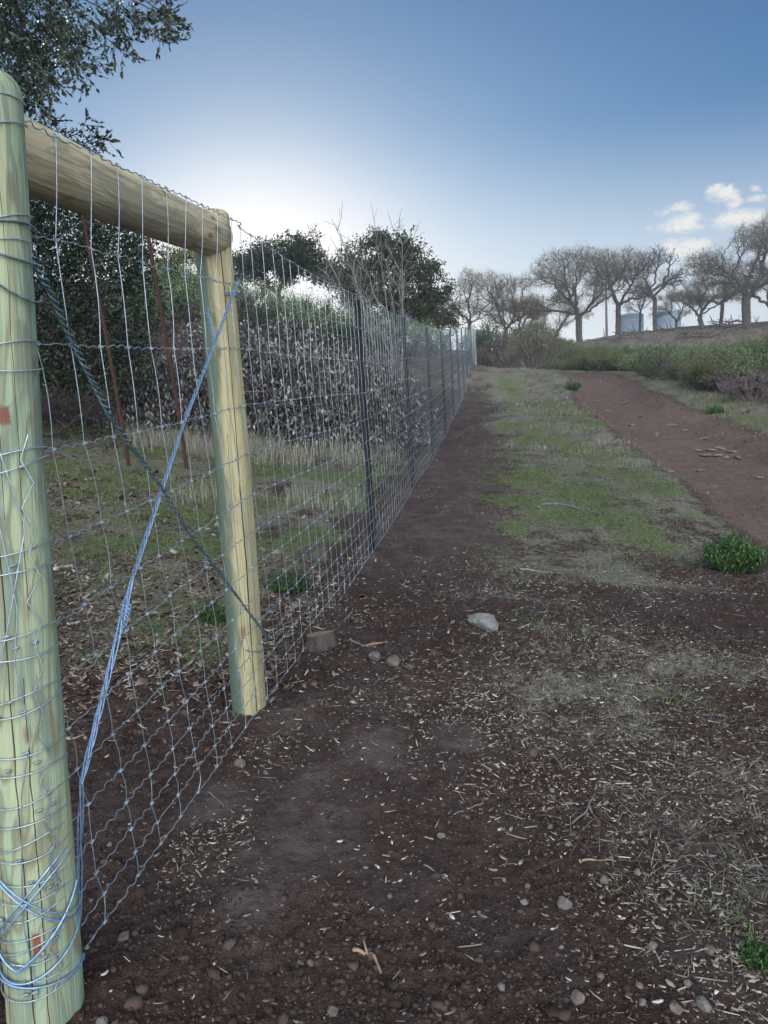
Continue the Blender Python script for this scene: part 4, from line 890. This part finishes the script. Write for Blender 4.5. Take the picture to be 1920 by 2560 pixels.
# --- water tanks and utility pole
def tank(px, Y, w, h, lab):
    p = at(px, 830, Y); r = w / 2; n = 40; z0 = p[2] - 1.5; root = empty('water_tank', (p[0], Y, z0), lab, 'water tank', None)
    a = np.arange(n) * 2 * math.pi / n; rings = [(r, 0), (r, h * .98), (r * 1.02, h * .985), (r * 1.02, h), (r * .5, h + .18), (.05, h + .28)]; V = np.concatenate([np.stack([q * np.cos(a), q * np.sin(a), np.full(n, z)], -1) for q, z in rings]) + (p[0], Y, z0)
    i = np.arange(4 + 1)[:, None] * n; j = np.arange(n)[None]; j2 = (j + 1) % n; F = np.stack([i + j, i + j2, i + n + j2, i + n + j], -1)
    child('wall', V, F[:3].reshape(-1, 4), M['tank'], root); child('roof', V, F[3:].reshape(-1, 4), M['tank'], root)
    g = Geo()
    for k in range(1, 5):
        zz = z0 + h * k / 5; aa = np.arange(41) * 2 * math.pi / 40; g.add(*tube(np.stack([p[0] + (r + .01) * np.cos(aa), Y + (r + .01) * np.sin(aa), 0 * aa + zz], -1), .03, 4))
    V, F = g.out(); child('hoop', V, F, M['tank'], root)
tank(1577, 86, 2.7, 3.3, 'blue grey water tank left on the hilltop behind the bare trees')
tank(1668, 90, 3.0, 3.7, 'paler water tank right on the hilltop behind the dead tree')
p = at(1517, 850, 84); zt = at(1514, 712, 84)[2]; root = empty('utility_pole', (p[0], 84, p[2] - 1), 'plain wooden utility pole between the two left hilltop oaks', 'utility pole')
V, F = tube([(p[0], 84, p[2] - 1), (p[0], 84, zt)], [.15, .11], 8); child('pole', V, F, M['pole'], root, True)
V, F = tube([(p[0] - .7, 84, zt - .4), (p[0] + .7, 84, zt - .4)], .06, 4); child('crossarm', V, F, M['pole'], root)

# ------------------------------------------------------------------ foreground things
def rock(name, px, py, w, h, seed, mat, label, cat='rock', group=None, Y=None, sink=.25, d=.8):
    rs = np.random.RandomState(seed); x, y = G(px, py) if Y is None else (at(px, py, Y)[0], Y); me = bpy.data.meshes.new(name)
    import bmesh; bm = bmesh.new(); bmesh.ops.create_icosphere(bm, subdivisions=3 if w > .07 else 2, radius=1.0); off = rs.rand(3) * 20
    cuts = [rand_unit(1, rs)[0] for _ in range(11)]; cd = rs.uniform(.55, .86, 11)
    for v in bm.verts:
        p = np.array(v.co)
        for n, c_ in zip(cuts, cd):
            q = p @ n
            if q > c_: p = p - n * (q - c_) * .85
        f = 1 + .10 * (vnoise(np.array([p[0] * 2 + off[0]]), np.array([p[1] * 2 + p[2] * 2 + off[1]]))[0] - .5) + .05 * (vnoise(np.array([p[0] * 6 + off[1]]), np.array([p[1] * 6 + p[2] * 5]))[0] - .5)
        v.co = Vector(p * f * np.array([w / 2, w / 2 * d, h / (2 - sink * 1.2)]))
    bm.to_mesh(me); bm.free(); me.materials.append(M[mat]); me.polygons.foreach_set('use_smooth', [w > .07] * len(me.polygons))
    o = bpy.data.objects.new(name, me); COL.objects.link(o); o.location = (x, y, h1(x, y) + h * (.5 - sink)); o.rotation_euler = (rs.normal(0, .12), rs.normal(0, .12), rs.rand() * 6)
    return tag(o, label, cat, group)
rock('rock', 1210, 1572, .215, .115, 1, 'rock', 'pale lichen spotted rock standing alone right of the soil strip')
rock('rock', 985, 1672, .085, .06, 2, 'stone', 'orange brown stone right of the small pit by the cut stump')
rock('rock', 940, 1655, .10, .045, 3, 'stone_grey', 'blue grey stone half buried in the small pit by the cut stump')
rock('rock', 1412, 2268, .052, .042, 4, 'stone_grey', 'pale speckled stone lying in the chips at lower right')
rock('rock', 1103, 2092, .030, .022, 5, 'stone_grey', 'small grey stone in the dark soil at the lower middle')
rock('rock', 1255, 2472, .028, .018, 6, 'stone_grey', 'flat pale stone near the bottom edge')
rock('rock', 600, 1912, .055, .035, 7, 'stone', 'tan stone among the chips below the second post')
rock('rock', 310, 2338, .040, .026, 8, 'stone', 'brown stone in the soil right of the near post foot')
gs = 'brown stones scattered over the soil'
for k, (px, py, w) in enumerate(((1510, 2212, .03), (1420, 2120, .024), (1320, 2215, .022), (1310, 2250, .025), (1376, 2075, .02), (1445, 2500, .04), (1605, 2500, .022), (1598, 2470, .02), (1690, 2530, .035), (1760, 2525, .035), (1775, 2395, .032), (1615, 2105, .018), (1595, 2195, .024),
                                 (775, 2395, .022), (755, 2405, .014), (1260, 2200, .017), (975, 2248, .018), (830, 2530, .03), (255, 2555, .035), (140, 2540, .03), (1490, 2290, .016), (1380, 1982, .024), (665, 1940, .02), (885, 1733, .025), (1025, 1900, .014), (1440, 2475, .016), (1630, 2380, .03), (1720, 2470, .024), (1500, 2440, .02))):
    rock('stone', px, py, w * 1.15, w * .8, 20 + k, 'stone' if k % 3 else 'stone_grey', 'small brown stone lying in the foreground soil', 'stone', gs)
gr = 'flat stones in the dirt track'
for k, (px, py, w) in enumerate(((1780, 1128, .22), (1800, 1118, .26), (1765, 1140, .24), (1830, 1130, .2), (1795, 1142, .18), (1680, 1055, .2), (1560, 1010, .3), (1520, 1025, .22), (1600, 1040, .18), (1750, 1177, .14), (1675, 1180, .12), (1900, 1198, .16), (1495, 1003, .3), (1640, 1085, .16), (1710, 1070, .2), (1580, 1062, .15), (1760, 1095, .2), (1815, 1145, .16), (1845, 1140, .22), (1745, 1128, .16))):
    rock('stone', px, py, w, .05, 60 + k, 'stone_grey', 'flat weathered stone bedded in the dirt track', 'stone', gr, sink=.1)
# cut stump near the second post, mossy stump behind the mesh, dug up stump further on
def stump(px, py, r, h, label, seed, tilt=(.12, -.1), bark='bark', cutm='cut'):
    x, y = G(px, py); z = h1(x, y); rs = np.random.RandomState(seed); root = empty('tree_stump', (x, y, z), label, 'stump'); n = 28; a = np.arange(n) * 2 * math.pi / n
    V = []; zs = (-.05, .0, h * .5, h)
    for q, zz in zip((1.35, 1.2, 1.03, 1.0), zs):
        rr_ = r * q * (1 + .07 * np.sin(3 * a + seed) + .04 * np.sin(7 * a + seed * 2)); V.append(np.stack([rr_ * np.cos(a), rr_ * np.sin(a), zz + (tilt[0] * rr_ * np.cos(a) + tilt[1] * rr_ * np.sin(a)) * (zz > 0)], -1))
    V = np.concatenate(V) + (x, y, z); i = np.arange(3)[:, None] * n; j = np.arange(n)[None]; j2 = (j + 1) % n
    child('bark', V, np.stack([i + j, i + j2, i + n + j2, i + n + j], -1).reshape(-1, 4), M[bark], root, True)
    top = V[-n:]; c_ = top.mean(0) + (0, 0, .002); Vt = np.concatenate([top + (0, 0, .001), [c_]]); child('cut_face', Vt, np.array([[k, (k + 1) % n, n] for k in range(n)]), M[cutm], root)
    return root
stump(800, 1612, .072, .06, 'freshly cut low stump with a pale top beside the wire past the second post', 1)
stump(785, 1400, .10, .09, 'old ragged stump in the grass behind the mesh', 2, (.3, .2), 'bark', cutm='bark')
stump(1245, 1032, .14, .12, 'dug up dark stump on the soil strip far along the fence', 3, (.2, -.3), cutm='bark')
# sticks and roots
def stick(name, pts, r, mat, label, cat='stick', fork=None, group=None):
    P = []
    for px, py in pts: x, y = G(px, py); P.append((x, y, h1(x, y) + r * .8))
    P = np.array(P); u = np.linspace(0, len(P) - 1, 6 * len(P)); Q = np.stack([np.interp(u, range(len(P)), P[:, i]) for i in range(3)], 1); Q[:, 2] += .003 * np.sin(u * 5)
    g = Geo().add(*tube(Q, np.linspace(r, r * .5, len(Q)), 6))
    if fork:
        i = len(Q) // 3; x, y = G(*fork); g.add(*tube([Q[i], (x, y, h1(x, y) + .015)], [r * .7, r * .3], 5))
    V, F = g.out(); o = mesh_obj(name, V, F, M[mat], smooth=True, loc=tuple(P[0])); return tag(o, label, cat, group)
stick('root', ((884, 2374), (918, 2380), (938, 2400), (952, 2425)), .006, 'cut', 'short crooked tan root in the lower middle of the soil', 'root', (910, 2366))
stick('stick', ((1430, 2060), (1465, 2030), (1485, 1995), (1492, 1965)), .0035, 'stem', 'curved pale twig lying across the chips')
stick('stick', ((1455, 2158), (1500, 2158), (1540, 2157)), .004, 'cut', 'straight tan splinter beside a grass tuft')
stick('stick', ((1060, 2165), (1090, 2180), (1128, 2196)), .0025, 'stem', 'thin straight twig in the dark soil in the middle')
stick('stick', ((1135, 2045), (1170, 2030), (1210, 2012)), .0025, 'stem', 'thin twig pointing right above the dark soil')
stick('stick', ((1300, 1420), (1360, 1427), (1410, 1440)), .010, 'stem', 'long grey stick on the chips before the green patch')
stick('stick', ((1330, 1375), (1400, 1388), (1440, 1390)), .012, 'bark', 'dark branch lying near the bank edge', fork=(1380, 1378))
stick('stick', ((1900, 2160), (1870, 2165), (1862, 2180)), .004, 'stem', 'bent grey twig at the right edge')
stick('stick', ((1350, 1270), (1400, 1262), (1460, 1280)), .012, 'stem', 'grey branch on the green patch', fork=(1420, 1300))
stick('stick', ((520, 1985), (545, 2010), (560, 2020)), .002, 'stem', 'bluish twig end in the soil below the wire')
stick('stick', ((860, 1560), (872, 1545), (885, 1530)), .006, 'stem', 'short stick leaning by the cut stump')
stick('stick', ((880, 1610), (960, 1650), (1040, 1720)), .004, 'stem', 'long root running past the small pit', 'root')
for pts, lab in ((((905, 1620), (940, 1628)), 'pale splintered root end left of the small pit'), (((915, 1628), (985, 1612)), 'pale splintered root end above the small pit')):
    stick('root', pts, .008, 'cut', lab, 'root')

# leafy green plant by the track and small ones
def plant(px, py, w, h, n, leaf, seed, label, mat='plant'):
    x, y = G(px, py); return shrub('green_plant', x, y, w, h, seed, label, None, mat, n, leaf, 'plant', 46, stemmat='plant', lw=.5)
plant(1835, 1430, .46, .27, 3600, .030, 500, 'bright green leafy plant on the bank edge at the right')
plant(1435, 975, .6, .22, 1000, .035, 501, 'bright green tuft at the left edge of the dirt track')
plant(1790, 1030, .4, .15, 600, .03, 502, 'small green plant on the far edge of the dirt track')
plant(720, 1480, .30, .12, 900, .022, 503, 'low dark green weed at the foot of the mesh past the second post', 'scrub_dark')
plant(535, 1560, .16, .14, 400, .016, 504, 'low dark green weed behind the mesh left of the second post', 'scrub_dark')
plant(1890, 2410, .11, .05, 110, .016, 505, 'small yellow green weed at the lower right edge')

# ------------------------------------------------------------------ ground cover (uncountable)
def scatter(n, dens, ymax, rs, ymin=.9, power=1.0):
    """world positions with density falling off with distance"""
    u = rs.rand(n * 3); Y = ymin * (ymax / ymin) ** (u ** power); X = rs.uniform(-1, 1, n * 3) * (.56 * Y + .35)
    w = dens(X, Y); k = rs.rand(n * 3) < w; X = X[k][:n]; Y = Y[k][:n]; return X, Y
def left_of_fence(x, y): return x < fence_x(y) - .02
def blades(name, n, dens, ymax, h, wd, mat, label, seed, lean_=.6, curl=.5, cat='grass', ymin=.9, clump=0, power=1.0, flatten=1.0, grow=True):
    rs = np.random.RandomState(seed)
    if clump:
        cx_, cy_ = scatter(n // clump, dens, ymax, rs, ymin, power); k = rs.randint(0, len(cx_), n); sg = .02 + .012 * cy_[k]
        X = cx_[k] + rs.normal(0, 1, n) * sg; Y = cy_[k] + rs.normal(0, 1, n) * sg
    else: X, Y = scatter(n, dens, ymax, rs, ymin, power)
    Z = H(X, Y); n = len(X); sc = (1 + .06 * np.maximum(Y - 4, 0)) if grow else np.ones(n)
    a = rs.rand(n) * 2 * math.pi; D = np.stack([np.cos(a), np.sin(a), 0 * a], -1); Sx = np.stack([-np.sin(a), np.cos(a), 0 * a], -1); hh = h * rs.uniform(.4, 1.2, n) * np.minimum(sc, 1.8); ww = wd * rs.uniform(.7, 1.3, n) * sc
    l1 = lean_ * rs.uniform(.2, 1, n) * hh; P0 = np.stack([X, Y, Z - .003], -1); up = np.array([0, 0, 1.0])
    P1_ = P0 + D * l1[:, None] * .4 + up * (hh * .55 * flatten)[:, None]; P2_ = P0 + D * (l1 * (1 + curl))[:, None] + up * (hh * .85 * flatten)[:, None]
    V = np.stack([P0 - Sx * ww[:, None] * .5, P0 + Sx * ww[:, None] * .5, P1_ + Sx * ww[:, None] * .4, P1_ - Sx * ww[:, None] * .4, P2_], 1).reshape(-1, 3); i = np.arange(n)[:, None] * 5
    o = mesh_obj(name, V, [i + np.array([[3, 2, 4]]), i + np.array([[0, 1, 2, 3]])], M[mat]); return tag(o, label, cat, None, 'stuff')
def ga(x, y): return masks(x, y)[0] ** 1.3
def da(x, y): return masks(x, y)[1] ** 1.2 * .9
blades('green_grass', 85000, lambda x, y: ga(x, y), 30, .040, .0034, 'grass_green', 'short green grass growing in patches on the verge and behind the fence', 71, ymin=1.5, clump=9, power=.6, lean_=1.4, curl=.9, flatten=.7)
blades('dry_grass', 75000, lambda x, y: da(x, y), 34, .050, .0021, 'grass_dry', 'matted dry straw grass on the verge and behind the fence', 72, lean_=2.2, curl=1.2, ymin=1.5, clump=5, power=.62, flatten=.4)
def tall(x, y): return (gauss(x, y, *BD[16][:2], 1.9, .8) + gauss(x, y, *at(600, 1120, 11.6)[:2], 1.6, .7)).clip(0, 1) * (x < fence_x(y) - .6)
blades('tall_dry_grass', 5000, tall, 13, .24, .0028, 'grass_dry', 'tall pale dry grass standing at the foot of the brush pile', 73, lean_=.5, ymin=8, clump=10, power=1.0)
def wispy(x, y): return sstep(.9, 1.6, x - fence_x(y)) * sstep(9, 17, y + 3 * fbm(x * .7, y * .7, 3)) * (.35 + .65 * sstep(-.2, .5, fbm(x * .6 + 3, y * .4, 3))) * (road_dist(x, y)[0] > .1) * (x < ROADC[4, 0] + 3)
blades('verge_straw', 4500, wispy, 36, .065, .0026, 'grass_dry', 'wispy grey dry weeds on the far verge beside the broom bush', 74, lean_=.5, ymin=8, clump=6)
# litter: chips right of the strip, leaves behind the mesh
def flakes(name, n, dens, ymax, L, Wd, th, mat, label, seed, ymin=.9, curl=.15, cat='litter', power=1.0, grow=.05):
    rs = np.random.RandomState(seed); X, Y = scatter(n, dens, ymax, rs, ymin, power); n = len(X); Z = H(X, Y); a = rs.rand(n) * 2 * math.pi; sz = rs.lognormal(0, .55, n).clip(.3, 2.6) * (1 + grow * np.maximum(Y - 3, 0))
    D = np.stack([np.cos(a), np.sin(a), rs.normal(0, .22, n)], -1); D /= np.linalg.norm(D, axis=1)[:, None]; N = np.stack([rs.normal(0, .28, n), rs.normal(0, .28, n), np.ones(n)], -1); Sx = np.cross(N, D); Sx /= np.linalg.norm(Sx, axis=1)[:, None]; N = np.cross(D, Sx)
    l = (L * sz * rs.uniform(.6, 1.4, n))[:, None]; w_ = (Wd * sz * rs.uniform(.6, 1.3, n))[:, None]; t_ = (th * sz)[:, None]; C = np.stack([X, Y, Z + th * .5 + rs.uniform(-.0015, .0055, n)], -1); q = w_ * curl
    top = [C - D * l * .5 - Sx * w_ * .3, C - D * l * .1 - Sx * w_ * .5 - N * q, C + D * l * .5 - Sx * w_ * .12, C + D * l * .45 + Sx * w_ * .2, C + D * l * .05 + Sx * w_ * .5 - N * q, C - D * l * .45 + Sx * w_ * .25]
    bot = [p - N * t_ for p in top]; V = np.stack(top + bot, 1).reshape(-1, 3); i = np.arange(n)[:, None] * 12
    quads = [[0, 1, 4, 5], [1, 2, 3, 4]] + [[k + 6, (k + 1) % 6 + 6, (k + 1) % 6, k] for k in range(6)]
    F = np.concatenate([i + np.array([qd]) for qd in quads]); o = mesh_obj(name, V, F, M[mat]); return tag(o, label, cat, None, 'stuff')
CH = [(*G(1300, 1750), .9, .7, 1.0), (*G(1600, 1650), 1.2, .6, 1.0), (*G(1800, 1900), .7, .7, 1.0), (*G(1700, 2250), .35, .35, .55), (*G(1350, 1450), 1.1, .8, .7), (*G(1150, 1480), .8, .8, .35), (*G(640, 1850), .28, .35, .9), (*G(800, 1560), .6, .5, .8),
      (*G(500, 2100), .22, .3, .7), (*G(1880, 2450), .3, .3, .6), (*G(1500, 1950), .7, .5, .7), (*G(1600, 1450), 1.0, .6, .8)]
def chd(x, y):
    w = np.zeros_like(x)
    for cx_, cy_, sx, sy, a in CH: w = np.maximum(w, a * gauss(x, y, cx_, cy_, sx, sy))
    rd, _ = road_dist(x, y); w = np.clip(w * (1 + .8 * fbm(x * 3, y * 3, 3)), 0, 1) ** 1.4
    return np.clip(w + .035, 0, 1) * (1 - .8 * dust(x, y)) * np.where(rd < .1, .12, 1) * (1 - .75 * left_of_fence(x, y))
flakes('wood_chips', 52000, chd, 16, .0095, .0038, .0014, 'chips', 'pale wood chips and bark flakes strewn over the soil', 81)
flakes('bark_splinters', 9500, chd, 14, .026, .0017, .0011, 'chips', 'thin pale splinters and straw lying over the soil', 82)
def ll(x, y):
    w = np.zeros_like(x)
    for cx_, cy_, sx, sy in ((*G(430, 1560), 1.1, .8), (*G(300, 1500), .8, .8), (*G(700, 1520), .6, .6), (*G(500, 1480), 1.1, .6), (*G(560, 1420), 1., .6), (*G(250, 1650), .5, .5), (*G(300, 1240), 1.5, 1.0), (*G(750, 1130), 1.2, 1.2), (*G(250, 1080), 1.5, 1.0)): w = np.maximum(w, gauss(x, y, cx_, cy_, sx, sy))
    return w * np.where(left_of_fence(x, y), 1, .12)
flakes('leaf_litter', 34000, ll, 16, .044, .022, .0008, 'litter', 'fallen curled oak leaves covering the ground behind the mesh', 83, ymin=2.2, curl=.3, grow=.03)
def lumps_(name, n, dens, ymax, r, mat, label, seed, power=1.0, flat=.7):
    rs = np.random.RandomState(seed); X, Y = scatter(n, dens, ymax, rs, .85, power); n = len(X); Z = H(X, Y); ico = np.array([(0, 0, 1), (.89, 0, .45), (.28, .85, .45), (-.72, .53, .45), (-.72, -.53, .45), (.28, -.85, .45), (.72, .53, -.45), (-.28, .85, -.45), (-.89, 0, -.45), (-.28, -.85, -.45), (.72, -.53, -.45), (0, 0, -1)])
    fc = np.array([(0, 1, 2), (0, 2, 3), (0, 3, 4), (0, 4, 5), (0, 5, 1), (1, 6, 2), (2, 7, 3), (3, 8, 4), (4, 9, 5), (5, 10, 1), (6, 7, 2), (7, 8, 3), (8, 9, 4), (9, 10, 5), (10, 6, 1), (11, 7, 6), (11, 8, 7), (11, 9, 8), (11, 10, 9), (11, 6, 10)])
    sz = r * rs.lognormal(0, .5, n).clip(.3, 2.6) * (1 + .04 * np.maximum(Y - 3, 0)); V = ico[None] * (1 + rs.normal(0, .33, (n, 12, 1))) * np.stack([rs.uniform(.8, 1.3, n), rs.uniform(.7, 1.1, n), np.full(n, flat)], -1)[:, None]
    a = rs.rand(n) * 6.28; c, s = np.cos(a)[:, None], np.sin(a)[:, None]; V = np.stack([V[..., 0] * c - V[..., 1] * s, V[..., 0] * s + V[..., 1] * c, V[..., 2]], -1) * sz[:, None, None] + np.stack([X, Y, Z + sz * .12], -1)[:, None]
    F = (np.arange(n)[:, None, None] * 12 + fc[None]).reshape(-1, 3); o = mesh_obj(name, V.reshape(-1, 3), F, M[mat]); return tag(o, label, 'soil' if mat == 'clod' else 'gravel', None, 'stuff')
def sd_(x, y):
    cl = sstep(-.3, .5, fbm(x * .8 + 40, y * .8 + 7, 2)); g_, d_, r_ = masks(x, y); return (.25 + .75 * cl) * (1 - g_) * (1 - .6 * d_) * np.where(r_ > .5, .25, 1)
lumps_('large_clods', 1600, lambda x, y: sd_(x, y) ** 2 * (1 - .9 * dust(x, y)), 7, .0095, 'clod', 'larger dark clods of dug soil', 93)
lumps_('soil_clods', 46000, lambda x, y: sd_(x, y) * (1 - .6 * dust(x, y)), 9, .0036, 'clod', 'dark crumbs and clods of turned soil', 91)
lumps_('gravel', 6000, lambda x, y: sd_(x, y) * .5 + .25, 12, .0027, 'pebble', 'small pale pebbles scattered in the soil', 92)
lumps_('track_gravel', 7000, lambda x, y: (road_dist(x, y)[0] < .1) * np.clip(.4 + 1.2 * fbm(x * 1.5, y * .8, 3), 0, 1), 32, .010, 'pebble', 'small stones and gravel on the dirt track', 94, flat=.45)
print('done', time.time() - T0)

# ------------------------------------------------------------------ evening haze
bm_ = MB('haze'); bm_.t.nodes.remove(bm_.b); pv = bm_.n('ShaderNodeVolumePrincipled'); pv.inputs['Color'].default_value = (.80, .88, 1, 1); pv.inputs['Density'].default_value = .0015; pv.inputs['Anisotropy'].default_value = .5
bm_.l(pv.outputs[0], bm_.t.nodes['Material Output'].inputs['Volume'])
lo = gV.min(0) - (5, 5, 1); hi = gV.max(0) + (5, 5, 0); hi[2] = max(22, hi[2] + 1)
V = np.array([(x, y, z) for z in (lo[2], hi[2]) for y in (lo[1], hi[1]) for x in (lo[0], hi[0])])
tag(mesh_obj('haze', V, np.array([[0, 2, 3, 1], [4, 5, 7, 6], [0, 1, 5, 4], [2, 6, 7, 3], [0, 4, 6, 2], [1, 3, 7, 5]]), bm_.m), 'thin pale evening haze over the hillside', 'haze', None, 'stuff')
